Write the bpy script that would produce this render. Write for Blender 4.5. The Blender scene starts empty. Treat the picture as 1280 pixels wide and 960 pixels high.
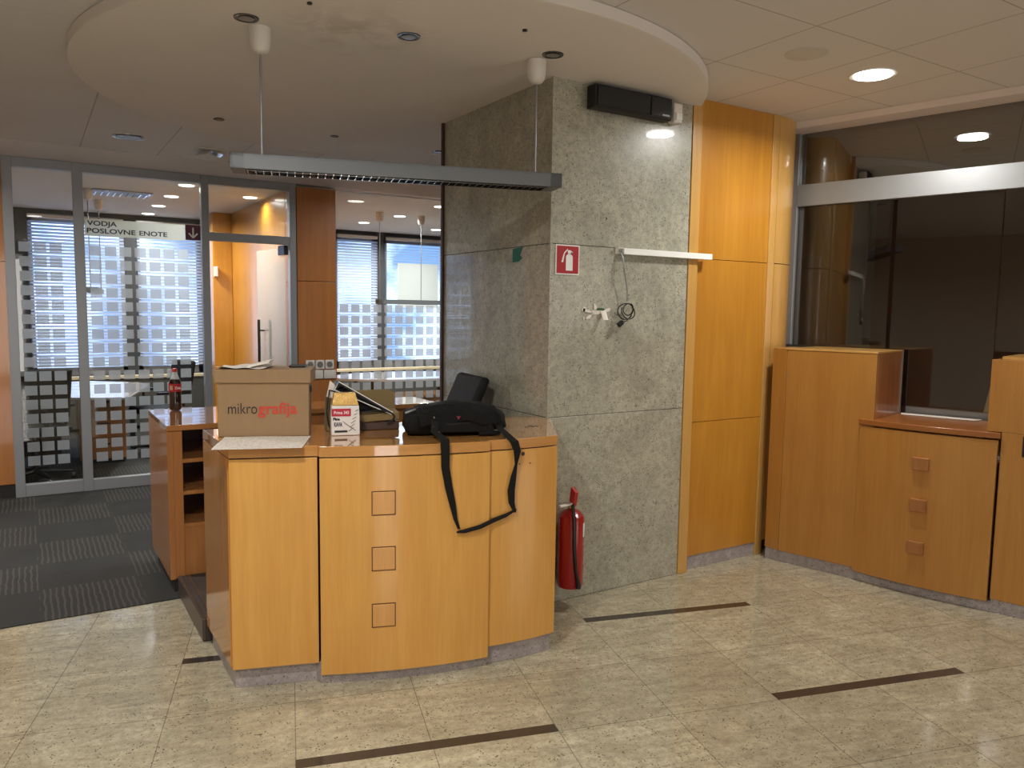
import bpy, bmesh, math, random
from mathutils import Vector, Matrix
random.seed(4)
sc = bpy.context.scene
C = sc.collection
PI = math.pi
R = math.radians

# ------------------------------------------------------------------ camera
EYE = Vector((0, 0, 1.6)); FPX = 970.0
yaw = R(58); pitch = math.atan(92/970); roll = math.atan(.0143)
F0 = Vector((math.cos(yaw), math.sin(yaw), 0)); R0 = Vector((math.sin(yaw), -math.cos(yaw), 0)); U0 = Vector((0, 0, 1))
FW = F0*math.cos(pitch) - U0*math.sin(pitch); UP = U0*math.cos(pitch) + F0*math.sin(pitch)
RT = R0*math.cos(roll) + UP*math.sin(roll); VV = UP*math.cos(roll) - R0*math.sin(roll)
cam = bpy.data.cameras.new('camera'); cam.sensor_width = 36; cam.lens = 36*FPX/1280; cam.clip_start = .05
camo = bpy.data.objects.new('camera', cam); C.objects.link(camo); sc.camera = camo
camo.matrix_world = Matrix(((RT.x, VV.x, -FW.x, 0), (RT.y, VV.y, -FW.y, 0), (RT.z, VV.z, -FW.z, EYE.z), (0, 0, 0, 1)))

# ------------------------------------------------------------------ view, world, lights
sc.view_settings.view_transform = 'Standard'; sc.view_settings.look = 'None'
sc.view_settings.gamma = 1; sc.view_settings.use_curve_mapping = False
sc.view_settings.exposure = 0.0
SKY = (.55, .68, 1.0); SKY_STR = 4.6
DOWN_MAIN = 28; DOWN_OFFICE = 42; BACK_FILL = 45; DOWN_HALL = 46; TALL_WIN = 40
w = bpy.data.worlds.new('sky'); sc.world = w; w.use_nodes = True
nt = w.node_tree; bg = nt.nodes['Background']
tc = nt.nodes.new('ShaderNodeTexCoord'); no = nt.nodes.new('ShaderNodeTexNoise'); rp = nt.nodes.new('ShaderNodeValToRGB')
no.inputs['Scale'].default_value = 14; no.inputs['Detail'].default_value = 6
nt.links.new(tc.outputs['Generated'], no.inputs['Vector']); nt.links.new(no.outputs['Fac'], rp.inputs['Fac'])
rp.color_ramp.elements[0].position = .42; rp.color_ramp.elements[0].color = (.10, .17, .34, 1)
rp.color_ramp.elements[1].position = .6; rp.color_ramp.elements[1].color = SKY + (1,)
nt.links.new(rp.outputs['Color'], bg.inputs['Color']); bg.inputs['Strength'].default_value = SKY_STR

def area(name, loc, target, sx, sy, power, col, spread=180, disk=False):
    l = bpy.data.lights.new(name, 'AREA'); l.shape = 'DISK' if disk else 'RECTANGLE'; l.size = sx
    if not disk: l.size_y = sy
    l.energy = power; l.color = col; l.spread = R(spread)
    o = bpy.data.objects.new(name, l); C.objects.link(o); o.location = loc
    o.rotation_euler = (Vector(target)-Vector(loc)).to_track_quat('-Z', 'Y').to_euler()
    return o
area('added_back_fill', (4.9, -3.8, 1.6), (3.0, 2, 1.5), 2.4, 2.0, BACK_FILL, (1, .95, .9))  # soft fill added behind the camera, not a known shopfront
area('tall_window_daylight', (-.5, -3.8, 1.35), (1.3, 3, 1.0), .9, 2.3, TALL_WIN, (1, .92, .86))


# ------------------------------------------------------------------ helpers
class MB:
    def __init__(s): s.b = bmesh.new()
    def box(s, x0, x1, y0, y1, z0, z1, M=None):
        vs = [s.b.verts.new(Vector(p)) for p in ((x0,y0,z0),(x1,y0,z0),(x1,y1,z0),(x0,y1,z0),(x0,y0,z1),(x1,y0,z1),(x1,y1,z1),(x0,y1,z1))]
        if M:
            for v in vs: v.co = M @ v.co
        for f in ((0,3,2,1),(4,5,6,7),(0,1,5,4),(1,2,6,5),(2,3,7,6),(3,0,4,7)): s.b.faces.new([vs[i] for i in f])
        return s
    def obox(s, c, ax, ay, az, M=None):       # oriented box from centre and half-axis vectors
        c, ax, ay, az = map(Vector, (c, ax, ay, az))
        m = Matrix((ax, ay, az)).transposed().to_4x4(); m.translation = c
        if M: m = M @ m
        return s.box(-1, 1, -1, 1, -1, 1, m)
    def prism(s, poly, z0, z1):
        a = sum(poly[i][0]*poly[(i+1) % len(poly)][1]-poly[(i+1) % len(poly)][0]*poly[i][1] for i in range(len(poly)))
        if a < 0: poly = poly[::-1]
        lo = [s.b.verts.new((p[0], p[1], z0)) for p in poly]; hi = [s.b.verts.new((p[0], p[1], z1)) for p in poly]
        n = len(poly)
        s.b.faces.new(lo[::-1]); s.b.faces.new(hi)
        for i in range(n): s.b.faces.new((lo[i], lo[(i+1) % n], hi[(i+1) % n], hi[i]))
        return s
    def extr(s, pts, vec):                      # any planar polygon extruded by a vector
        pts = [Vector(p) for p in pts]; vec = Vector(vec); n = len(pts)
        lo = [s.b.verts.new(p) for p in pts]; hi = [s.b.verts.new(p+vec) for p in pts]
        s.b.faces.new(lo); s.b.faces.new(hi[::-1])
        for i in range(n): s.b.faces.new((lo[(i+1) % n], lo[i], hi[i], hi[(i+1) % n]))
        return s
    def tube(s, pts, r, n=10, cap=True):
        pts = [Vector(p) for p in pts]; rings = []
        rr = r if isinstance(r, (list, tuple)) else [r]*len(pts)
        up = None
        for i, p in enumerate(pts):
            t = (pts[min(i+1, len(pts)-1)]-pts[max(i-1, 0)]).normalized()
            if up is None: up = Vector((0,0,1)) if abs(t.z) < .9 else Vector((1,0,0))
            u = t.cross(up).normalized(); v = u.cross(t).normalized(); up = v
            rings.append([s.b.verts.new(p+u*math.cos(2*PI*k/n)*rr[i]+v*math.sin(2*PI*k/n)*rr[i]) for k in range(n)])
        for a, b in zip(rings, rings[1:]):
            for k in range(n): s.b.faces.new((a[k], a[(k+1) % n], b[(k+1) % n], b[k]))
        if cap: s.b.faces.new(rings[0][::-1]); s.b.faces.new(rings[-1])
        return s
    def lathe(s, prof, c=(0,0,0), n=28, M=None):
        c = Vector(c); rings = []
        for r, z in prof:
            rings.append([s.b.verts.new((M @ Vector((r*math.cos(2*PI*k/n), r*math.sin(2*PI*k/n), z)) if M else Vector((r*math.cos(2*PI*k/n), r*math.sin(2*PI*k/n), z)))+c) for k in range(n)])
        for a, b in zip(rings, rings[1:]):
            for k in range(n): s.b.faces.new((a[k], a[(k+1) % n], b[(k+1) % n], b[k]))
        s.b.faces.new(rings[0][::-1]); s.b.faces.new(rings[-1])
        return s
    def ribbon(s, pts, wv, t):                  # flat strap: centre points, half-width vectors, thickness
        rings = []
        for i, p in enumerate(pts):
            p = Vector(p); wd = Vector(wv[i]); tt = (Vector(pts[min(i+1, len(pts)-1)])-Vector(pts[max(i-1, 0)])).normalized()
            nn = wd.cross(tt).normalized()*t/2
            rings.append([s.b.verts.new(q) for q in (p-wd-nn, p+wd-nn, p+wd+nn, p-wd+nn)])
        for a, b in zip(rings, rings[1:]):
            for k in range(4): s.b.faces.new((a[k], a[(k+1) % 4], b[(k+1) % 4], b[k]))
        s.b.faces.new(rings[0][::-1]); s.b.faces.new(rings[-1]); return s
    def grid(s, fn, nu, nv, t=0):
        g = [[s.b.verts.new(fn(i/nu, j/nv)) for j in range(nv+1)] for i in range(nu+1)]
        for i in range(nu):
            for j in range(nv): s.b.faces.new((g[i][j], g[i+1][j], g[i+1][j+1], g[i][j+1]))
        return s

def link(name, me, m=None, parent=None):
    o = bpy.data.objects.new(name, me); C.objects.link(o)
    if m: me.materials.append(m)
    if parent: o.parent = parent; o.matrix_parent_inverse = Matrix.Translation(parent.location).inverted() if parent.type == 'EMPTY' and parent.parent is None else Matrix()
    return o
def obj(name, mb, m, parent=None, bevel=0, smooth=False, solid=0, sub=0, seg=2):
    bmesh.ops.recalc_face_normals(mb.b, faces=mb.b.faces)
    me = bpy.data.meshes.new(name); mb.b.to_mesh(me); mb.b.free()
    if smooth or bevel:
        for p in me.polygons: p.use_smooth = True
        me.set_sharp_from_angle(angle=R(32))
    o = link(name, me, m, parent)
    if solid: k = o.modifiers.new('s', 'SOLIDIFY'); k.thickness = solid; k.offset = 0
    if bevel: k = o.modifiers.new('b', 'BEVEL'); k.width = bevel; k.segments = seg; k.limit_method = 'ANGLE'; k.angle_limit = R(32); k.harden_normals = True
    if sub: k = o.modifiers.new('u', 'SUBSURF'); k.levels = sub; k.render_levels = sub
    return o
def tag(o, label=None, cat=None, group=None, kind=None):
    if label: o['label'] = label
    if cat: o['category'] = cat
    if group: o['group'] = group
    if kind: o['kind'] = kind
    return o
def thing(name, loc, label, cat, group=None):
    o = bpy.data.objects.new(name, None); C.objects.link(o); o.location = loc; o.empty_display_size = .1
    return tag(o, label, cat, group)
def struct(name, loc=(0,0,0)):
    o = bpy.data.objects.new(name, None); C.objects.link(o); o.location = loc; o['kind'] = 'structure'; return o
def copy_tree(o, parent=None):
    c = o.copy(); C.objects.link(c)
    if parent: c.parent = parent
    for ch in [x for x in bpy.data.objects if x.parent == o]: copy_tree(ch, c)
    return c
def text(name, body, size, m, parent, M, offset=0, align='LEFT', width=None, ext=.0004, space=1.0):
    cu = bpy.data.curves.new(name, 'FONT'); cu.body = body; cu.size = size; cu.offset = offset; cu.extrude = ext; cu.align_x = align; cu.resolution_u = 4; cu.space_character = space
    t = bpy.data.objects.new(name, cu); C.objects.link(t); bpy.context.view_layer.update()
    me = bpy.data.meshes.new_from_object(t.evaluated_get(bpy.context.evaluated_depsgraph_get()))
    bpy.data.objects.remove(t); bpy.data.curves.remove(cu)
    if width:
        xs = [v.co.x for v in me.vertices]; k = width/(max(xs)-min(xs)); mn = min(xs)
        for v in me.vertices: v.co.x = (v.co.x-mn)*k
    for v in me.vertices: v.co = M @ v.co
    me.materials.clear()
    return link(name, me, m, parent)
def face_m(o, ux, uz):                          # text matrix: x along ux, y along uz
    ux = Vector(ux).normalized(); uz = Vector(uz).normalized(); n = ux.cross(uz)
    m = Matrix((ux, uz, n)).transposed().to_4x4(); m.translation = Vector(o); return m

# ------------------------------------------------------------------ materials
def lin(c):
    return tuple(((x/255)/12.92 if x/255 <= .04045 else ((x/255+.055)/1.055)**2.4) for x in c)
def mat(name, col, rough=.5, metal=0, coat=0, spec=.5, emit=None, es=1, coatr=.05, trans=0):
    m = bpy.data.materials.new(name); m.use_nodes = True; b = m.node_tree.nodes['Principled BSDF']
    b.inputs['Base Color'].default_value = (*lin(col), 1); b.inputs['Roughness'].default_value = rough
    b.inputs['Metallic'].default_value = metal; b.inputs['Coat Weight'].default_value = coat; b.inputs['Coat Roughness'].default_value = coatr
    b.inputs['Specular IOR Level'].default_value = spec
    if emit: b.inputs['Emission Color'].default_value = (*lin(emit), 1); b.inputs['Emission Strength'].default_value = es
    n = m.node_tree.nodes.new('ShaderNodeTexNoise'); n.inputs['Scale'].default_value = 60
    bp = m.node_tree.nodes.new('ShaderNodeBump'); bp.inputs['Strength'].default_value = .04; bp.inputs['Distance'].default_value = .002
    m.node_tree.links.new(n.outputs['Fac'], bp.inputs['Height']); m.node_tree.links.new(bp.outputs['Normal'], b.inputs['Normal'])
    return m
class NG:
    def __init__(s, m): s.m = m; s.t = m.node_tree; s.b = s.t.nodes['Principled BSDF']
    def n(s, ty, **k):
        x = s.t.nodes.new('ShaderNode'+ty)
        for a, v in k.items(): setattr(x, a, v)
        return x
    def l(s, a, b): s.t.links.new(a, b)
    def math(s, op, a, b=None, c=None):
        x = s.n('Math', operation=op)
        for i, v in enumerate((a, b, c)):
            if v is None: continue
            if isinstance(v, (int, float)): x.inputs[i].default_value = v
            else: s.l(v, x.inputs[i])
        return x.outputs[0]
    def mix(s, f, a, b, mode='MIX'):
        x = s.n('Mix', data_type='RGBA', blend_type=mode)
        for i, v in ((0, f), (6, a), (7, b)):
            if isinstance(v, (int, float)): x.inputs[i].default_value = v
            elif isinstance(v, tuple): x.inputs[i].default_value = (*v, 1)
            else: s.l(v, x.inputs[i])
        return x.outputs[2]
    def noise(s, vec, scale, detail=3, rough=.5, dist=0):
        x = s.n('TexNoise'); x.inputs['Scale'].default_value = scale; x.inputs['Detail'].default_value = detail; x.inputs['Roughness'].default_value = rough; x.inputs['Distortion'].default_value = dist
        if vec is not None: s.l(vec, x.inputs['Vector'])
        return x.outputs['Fac']
    def ramp(s, f, p0, p1, c0=(0,0,0), c1=(1,1,1)):
        x = s.n('ValToRGB'); e = x.color_ramp.elements; e[0].position = p0; e[1].position = p1; e[0].color = (*c0, 1); e[1].color = (*c1, 1)
        s.l(f, x.inputs['Fac']); return x.outputs['Color']
    def mapv(s, vec, sc_, rot=(0,0,0), loc=(0,0,0)):
        x = s.n('Mapping'); x.inputs['Scale'].default_value = sc_; x.inputs['Rotation'].default_value = rot; x.inputs['Location'].default_value = loc
        s.l(vec, x.inputs['Vector']); return x.outputs['Vector']
    def pos(s): return s.n('NewGeometry').outputs['Position']
    def bump(s, h, st, d=.002):
        x = s.n('Bump'); x.inputs['Strength'].default_value = st; x.inputs['Distance'].default_value = d
        s.l(h, x.inputs['Height']); s.l(x.outputs['Normal'], s.b.inputs['Normal'])

def wood(name, c1, c2, rough=.32, coat=.5, horiz=False, fine=1):
    m = mat(name, c1, rough, coat=coat, coatr=.08); g = NG(m); p = g.pos()
    sc1 = (7, 7, .55) if not horiz else (1.0, 1.0, 9)
    a = g.noise(g.mapv(p, sc1), 1.6, 4, .6, .8)
    b2 = g.noise(g.mapv(p, (60*fine, 60*fine, 3) if not horiz else (6, 6, 60)), 1.5, 3, .6)
    c = g.noise(p, 3.5, 3)
    col = g.mix(g.ramp(a, .3, .72), lin(c1), lin(c2))
    col = g.mix(g.math('MULTIPLY', g.ramp(b2, .35, .75), .22), col, tuple(x*.62 for x in lin(c2)))
    col = g.mix(g.math('MULTIPLY', g.ramp(c, .4, .7), .16), col, tuple(x*.7 for x in lin(c1)))
    g.l(col, g.b.inputs['Base Color']); g.bump(b2, .05 if coat < 1 else .004); b_ = m.node_tree.nodes['Principled BSDF']; b_.inputs['Coat Roughness'].default_value = .08 if coat < 1 else .015; b_.inputs['Coat IOR'].default_value = 1.5 if coat < 1 else 1.75; return m

W_DESK = wood('maple_veneer', (214, 160, 80), (202, 143, 64))
W_DESK_TOP = wood('maple_worktop', (202, 146, 82), (184, 126, 66), .07, 1.0, True)
W_SIDE = wood('maple_side_veneer', (200, 140, 68), (186, 124, 54), .16, .45)
W_CAB = wood('cabinet_veneer', (190, 130, 76), (172, 110, 60), .25, .6)
W_CABH = wood('cabinet_top_veneer', (194, 134, 80), (176, 116, 64), .05, 1, True)
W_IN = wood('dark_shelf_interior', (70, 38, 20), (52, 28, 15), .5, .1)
W_PANEL = wood('honey_wall_veneer', (196, 138, 48), (178, 118, 38), .3, .5)
W_TRIM = wood('pale_trim_veneer', (204, 158, 88), (194, 146, 76), .3, .5)
W_TELL = wood('teller_veneer', (182, 128, 58), (170, 113, 45), .35, .4)
W_TELLTOP = wood('teller_top_veneer', (160, 98, 44), (146, 86, 36), .3, .5, True)
W_RED = wood('reddish_wall_veneer', (186, 120, 62), (168, 104, 50), .35, .4)
W_BLOCK2 = wood('teller_block_veneer', (176, 118, 62), (146, 92, 46), .4, .2, False, 2)
W_GROOVE = mat('shadow_gap_wood', (96, 62, 34), .6)
W_BLOCK = wood('inlay_block_veneer', (210, 156, 88), (196, 139, 73), .4, .2, False, 3)
W_DARK = mat('dark_brown_wall_paint', (110, 76, 56), .6)
M_FRAME = mat('grey_powder_coated_frame', (150, 152, 155), .45, .3)
M_SILVER = mat('silver_anodised_aluminium', (160, 162, 162), .4, .6)
M_WHITE = mat('white_plastic', (225, 220, 212), .4)
M_WHITE2 = mat('white_trunking_plastic', (235, 235, 230), .45)
M_BLACK = mat('black_plastic', (18, 18, 19), .4)
M_BLACKM = mat('black_matte_housing', (14, 14, 14), .45)
M_FAB = mat('black_nylon', (9, 9, 9), .75, spec=.25)
g = NG(M_FAB); g.bump(g.noise(g.pos(), 26, 4, .6, .8), .7, .012)
M_STRAP = mat('black_webbing', (19, 17, 15), .85, spec=.25)
M_CHROME = mat('chrome', (200, 200, 200), .12, 1)
M_DCHROME = mat('dark_steel', (90, 90, 92), .25, 1)
M_LAMP = mat('grey_lamp_housing', (112, 116, 120), .45, .2)
M_RED = mat('extinguisher_red', (160, 18, 22), .25, coat=.5)
M_REDP = mat('red_plastic', (178, 40, 34), .4)
M_SIGNR = mat('sign_red', (165, 22, 30), .5)
M_MAROON = mat('sign_maroon', (92, 44, 62), .5)
M_INK = mat('black_ink', (22, 22, 30), .6)
M_REDINK = mat('red_ink', (196, 62, 44), .6)
M_WINK = mat('white_ink', (236, 236, 232), .6)
M_KHAKI = mat('khaki_canvas', (124, 104, 66), .85)
M_GOLD = mat('gold_foil', (206, 168, 96), .35, .5)
g = NG(M_GOLD); g.bump(g.noise(g.pos(), 90, 3, .6, 1.0), .8, .006)
M_PACK = mat('white_coffee_pack', (220, 214, 208), .4)
M_LABEL = mat('crimson_label', (176, 24, 52), .45)
M_GREYMET = mat('grey_satin_metal', (150, 150, 150), .4, .6)
M_SKIRT = mat('dark_skirting', (38, 34, 32), .5)
M_SHADE = mat('cream_lamp_shade', (226, 212, 160), .8)
M_OFFWALL = mat('office_wall_grey', (112, 112, 108), .8)
M_RAD = mat('radiator_board_grey', (78, 78, 74), .7)
M_RAIL = mat('pale_wood_ledge', (214, 196, 160), .5)
M_OFFDESK = mat('pale_grey_desk_laminate', (196, 188, 186), .15, coat=.6)
M_TEAL = mat('teal_paper', (44, 104, 92), .8)
M_GREEN = mat('green_paper', (50, 92, 56), .8)
M_CHAIRF = mat('black_chair_fabric', (20, 19, 20), .7, spec=.3)
M_STEP = mat('dark_step_carpet', (62, 50, 42), .85)
M_STEPN = mat('brown_metal_nosing', (96, 84, 76), .35, .5)
M_COLA = mat('cola', (30, 10, 8), .1, coat=1)

def cardboard():
    m = mat('brown_cardboard', (148, 118, 84), .8); g = NG(m)
    n = g.noise(g.mapv(g.pos(), (6, 6, 1)), 8, 4); g.l(g.mix(g.math('MULTIPLY', n, .35), lin((150, 121, 88)), lin((128, 101, 70))), g.b.inputs['Base Color']); return m
M_CARD = cardboard()
def paper(name, lines):
    m = mat(name, (214, 206, 194), .7); g = NG(m)
    x = g.n('TexCoord').outputs['Object']
    wv = g.n('TexWave'); wv.bands_direction = 'Y'; wv.inputs['Scale'].default_value = lines; g.l(x, wv.inputs['Vector'])
    n = g.noise(g.mapv(x, (40, 12, 1)), 3, 2)
    f = g.math('MULTIPLY', g.math('GREATER_THAN', wv.outputs['Fac'], .72), g.math('GREATER_THAN', n, .52))
    g.l(g.mix(g.math('MULTIPLY', f, .5), lin((216, 208, 196)), lin((90, 84, 80))), g.b.inputs['Base Color']); return m
M_PAPER = paper('printed_paper', 24)
M_PAPERW = mat('white_paper', (224, 216, 204), .7)

def granite(name, base, dark, light, rough, specks=1.0, coat=0, sc_=1.0):
    m = mat(name, base, rough, coat=coat, coatr=.03); g = NG(m); p = g.pos()
    a = g.noise(p, 2.6*sc_, 6, .7, 1.6)
    b2 = g.noise(p, 34*sc_, 6, .75, .4)
    f = g.noise(p, 120, 3, .7)
    vo = g.n('TexVoronoi'); vo.inputs['Scale'].default_value = 75; vo.inputs['Randomness'].default_value = 1; g.l(p, vo.inputs['Vector'])
    pick = g.noise(g.mapv(p, (1, 1, 1), loc=(7, 3, 1)), 22, 3, .6, .6)
    sp = g.math('MULTIPLY', g.math('LESS_THAN', vo.outputs['Distance'], .24), g.math('GREATER_THAN', pick, .52))
    big = g.noise(g.mapv(p, (1, 1, 1), loc=(2, 9, 4)), 30, 4, .7, 1.0)
    col = g.mix(g.ramp(a, .32, .68), tuple(x*.86 for x in lin(base)), lin(light))
    col = g.mix(g.math('MULTIPLY', g.ramp(b2, .44, .62), .5), col, tuple(x*.5 for x in lin(base)))
    col = g.mix(g.math('MULTIPLY', g.ramp(f, .5, .66), .5), col, tuple(x*.45 for x in lin(base)))
    col = g.mix(g.math('MULTIPLY', sp, .8*specks), col, lin(dark))
    col = g.mix(g.math('MULTIPLY', g.ramp(big, .66, .71), .85*specks), col, lin(dark))
    g.l(col, g.b.inputs['Base Color']); return m, g, p, col
M_STONE, _, _, _ = granite('grey_granite_slabs', (166, 163, 144), (44, 42, 36), (190, 186, 166), .3, coat=1.0)
M_PLINTH, _, _, _ = granite('grey_violet_granite', (158, 148, 146), (60, 54, 54), (180, 170, 166), .35)

# floor: square granite tiles turned 16 degrees, dark inlaid strips
M_FLOOR, g, p, col = granite('beige_granite_floor_tiles', (184, 174, 144), (70, 64, 48), (208, 198, 170), .13, 1.15, coat=.25)
q = g.mapv(p, (1, 1, 1), rot=(0, 0, R(16)))
sx = g.n('SeparateXYZ'); g.l(q, sx.inputs[0])
U, V = sx.outputs[0], sx.outputs[1]
fu = g.math('FRACT', g.math('DIVIDE', g.math('ADD', U, 9.7), .485)); fv = g.math('FRACT', g.math('DIVIDE', g.math('ADD', V, 9.5-.29), .475))
iu = g.math('FLOOR', g.math('DIVIDE', g.math('ADD', U, 9.7), .485)); iv = g.math('FLOOR', g.math('DIVIDE', g.math('ADD', V, 9.5-.29), .475))
ju = g.math('MAXIMUM', g.math('LESS_THAN', fu, .007), g.math('LESS_THAN', fv, .007))
cb = g.n('CombineXYZ'); g.l(iu, cb.inputs[0]); g.l(iv, cb.inputs[1])
wn = g.n('TexWhiteNoise', noise_dimensions='2D'); g.l(cb.outputs[0], wn.inputs['Vector'])
streak = g.noise(g.mapv(q, (2, 9, 1)), 2.2, 5, .65, 1.0)
col = g.mix(g.math('MULTIPLY', g.ramp(streak, .42, .7), .5), col, lin((118, 108, 92)))
col = g.mix(g.math('MULTIPLY', wn.outputs['Value'], .22), col, lin((116, 108, 92)))
def inside(x, a, b): return g.math('MULTIPLY', g.math('GREATER_THAN', x, a), g.math('LESS_THAN', x, b))
s1 = g.math('MULTIPLY', inside(V, 2.665, 2.722), g.math('LESS_THAN', g.math('FRACT', g.math('DIVIDE', g.math('ADD', U, 9.7), 1.94)), .5))
s2 = g.math('MULTIPLY', inside(V, 3.615, 3.672), g.math('LESS_THAN', g.math('FRACT', g.math('DIVIDE', g.math('ADD', U, 9.7+.485), 1.94)), .5))
s3 = g.math('MULTIPLY', inside(V, 1.715, 1.772), g.math('LESS_THAN', g.math('FRACT', g.math('DIVIDE', g.math('ADD', U, 9.7-.485), 1.94)), .5))
st = g.math('MAXIMUM', g.math('MAXIMUM', s1, s2), s3)
dk = g.mix(g.noise(p, 60, 3), lin((46, 42, 38)), lin((66, 60, 54)))
col = g.mix(g.math('MULTIPLY', ju, .6), col, lin((66, 58, 46)))
col = g.mix(st, col, dk)
g.l(col, g.b.inputs['Base Color'])
# carpet tiles
M_CARPET = mat('dark_grey_carpet_tiles', (60, 60, 58), .9, spec=.2); g = NG(M_CARPET); p = g.pos()
sx = g.n('SeparateXYZ'); g.l(p, sx.inputs[0])
cx_ = g.math('FLOOR', g.math('DIVIDE', g.math('ADD', sx.outputs[0], 10), .5)); cy_ = g.math('FLOOR', g.math('DIVIDE', g.math('ADD', sx.outputs[1], 10.045), .5))
par = g.math('MODULO', g.math('ADD', cx_, cy_), 2.0)
wob = g.noise(p, 9, 2)
line = g.math('SINE', g.math('ADD', g.math('MULTIPLY', sx.outputs[0], 210), g.math('MULTIPLY', wob, 5)))
f = g.math('MULTIPLY', g.math('MULTIPLY', g.math('GREATER_THAN', line, .45), par), .28)
c2 = g.mix(g.noise(p, 3, 3), lin((64, 64, 62)), lin((48, 48, 48)))
g.l(g.mix(f, c2, lin((112, 106, 98))), g.b.inputs['Base Color']); g.bump(g.noise(p, 400, 2), .5, .004)
# ceilings
def ceil_mat(name, col, tiles):
    m = mat(name, col, .85, spec=.2); g = NG(m); p = g.pos()
    n = g.noise(p, 2.2, 4, .6); c = g.mix(g.math('MULTIPLY', n, .2), lin(col), tuple(x*.75 for x in lin(col)))
    if tiles:
        s = g.n('SeparateXYZ'); g.l(p, s.inputs[0])
        xx = g.math('ADD', s.outputs[0], g.math('MULTIPLY', g.math('GREATER_THAN', s.outputs[0], 2.5), -.295))
        a = g.math('FRACT', g.math('DIVIDE', g.math('ADD', xx, 5.7-.41), .57)); b = g.math('FRACT', g.math('DIVIDE', g.math('ADD', s.outputs[1], 5.9-2.30), .59))
        jj = g.math('MAXIMUM', g.math('LESS_THAN', a, .014), g.math('MULTIPLY', g.math('LESS_THAN', b, .012), g.math('ADD', .25, g.math('MULTIPLY', g.math('GREATER_THAN', s.outputs[0], 2.2), .75))))
        c = g.mix(g.math('MULTIPLY', jj, .4), c, lin((60, 50, 44)))
    else:
        st = g.noise(g.mapv(p, (1, 1, 1), loc=(0, 0, 0)), 5, 4, .6, 1.5)
        d = g.n('VectorMath', operation='DISTANCE'); g.l(p, d.inputs[0]); d.inputs[1].default_value = (1.25, 3.35, 2.8)
        near = g.math('SUBTRACT', 1, g.math('MINIMUM', g.math('DIVIDE', d.outputs['Value'], .42), 1))
        f = g.math('MULTIPLY', g.math('MULTIPLY', near, g.ramp(st, .4, .62)), .3)
        c = g.mix(f, c, lin((120, 86, 56)))
    g.l(c, g.b.inputs['Base Color']); return m
M_CEIL = ceil_mat('ceiling_tiles_paint', (222, 218, 215), True)
M_DISC = ceil_mat('disc_ceiling_plaster', (226, 219, 211), False)
M_BAND = mat('ceiling_border_paint', (214, 204, 200), .7)
M_CEIL2 = mat('office_ceiling_paint', (205, 200, 192), .8)
M_WALLP = mat('back_wall_paint', (190, 178, 162), .8)

def glassmat(name, tint, ior=1.5, extra=0, rough=0):
    m = bpy.data.materials.new(name); m.use_nodes = True; t = m.node_tree; t.nodes.clear()
    o = t.nodes.new('ShaderNodeOutputMaterial'); tr = t.nodes.new('ShaderNodeBsdfTransparent'); gl = t.nodes.new('ShaderNodeBsdfGlossy'); mx = t.nodes.new('ShaderNodeMixShader'); fr = t.nodes.new('ShaderNodeFresnel')
    tr.inputs[0].default_value = (*tint, 1); gl.inputs['Roughness'].default_value = rough; fr.inputs['IOR'].default_value = ior
    ge = t.nodes.new('ShaderNodeNewGeometry'); nv = t.nodes.new('ShaderNodeVectorMath'); nv.operation = 'DOT_PRODUCT'
    # facing-independent Fresnel so both sides of the sheet reflect alike
    t.links.new(ge.outputs['Incoming'], nv.inputs[0]); t.links.new(ge.outputs['Normal'], nv.inputs[1])
    ab = t.nodes.new('ShaderNodeMath'); ab.operation = 'ABSOLUTE'; t.links.new(nv.outputs['Value'], ab.inputs[0])
    om = t.nodes.new('ShaderNodeMath'); om.operation = 'SUBTRACT'; om.inputs[0].default_value = 1; t.links.new(ab.outputs[0], om.inputs[1])
    pw = t.nodes.new('ShaderNodeMath'); pw.operation = 'POWER'; t.links.new(om.outputs[0], pw.inputs[0]); pw.inputs[1].default_value = 5
    f0 = ((ior-1)/(ior+1))**2+extra
    ma = t.nodes.new('ShaderNodeMath'); ma.operation = 'MULTIPLY_ADD'; t.links.new(pw.outputs[0], ma.inputs[0]); ma.inputs[1].default_value = 1-f0; ma.inputs[2].default_value = f0
    t.nodes.remove(fr)
    t.links.new(ma.outputs[0], mx.inputs[0]); t.links.new(tr.outputs[0], mx.inputs[1]); t.links.new(gl.outputs[0], mx.inputs[2]); t.links.new(mx.outputs[0], o.inputs[0]); return m
G_CLEAR = glassmat('clear_partition_glass', (.93, .95, .94), 1.5)
G_DARK = glassmat('tinted_teller_glass', (.72, .68, .64), 1.5, .05)
G_UPPER = glassmat('reflective_upper_glass', (.5, .5, .5), 1.6, .24)
G_BOTTLE = glassmat('clear_bottle_plastic', (.9, .9, .9), 1.5)
def semi(name, col, opac, rough=.6, transl=.5):
    m = bpy.data.materials.new(name); m.use_nodes = True; t = m.node_tree; t.nodes.clear()
    o = t.nodes.new('ShaderNodeOutputMaterial'); tr = t.nodes.new('ShaderNodeBsdfTransparent'); d = t.nodes.new('ShaderNodeBsdfDiffuse'); tl = t.nodes.new('ShaderNodeBsdfTranslucent')
    m1 = t.nodes.new('ShaderNodeMixShader'); m2 = t.nodes.new('ShaderNodeMixShader')
    d.inputs[0].default_value = (*lin(col), 1); tl.inputs[0].default_value = (*lin(col), 1)
    m1.inputs[0].default_value = transl; t.links.new(d.outputs[0], m1.inputs[1]); t.links.new(tl.outputs[0], m1.inputs[2])
    m2.inputs[0].default_value = opac; t.links.new(tr.outputs[0], m2.inputs[1]); t.links.new(m1.outputs[0], m2.inputs[2]); t.links.new(m2.outputs[0], o.inputs[0]); return m
M_FROST = semi('frosted_film', (190, 195, 200), .52)
M_BLIND = semi('blind_slat', (215, 222, 235), .98, transl=.55)
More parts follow.
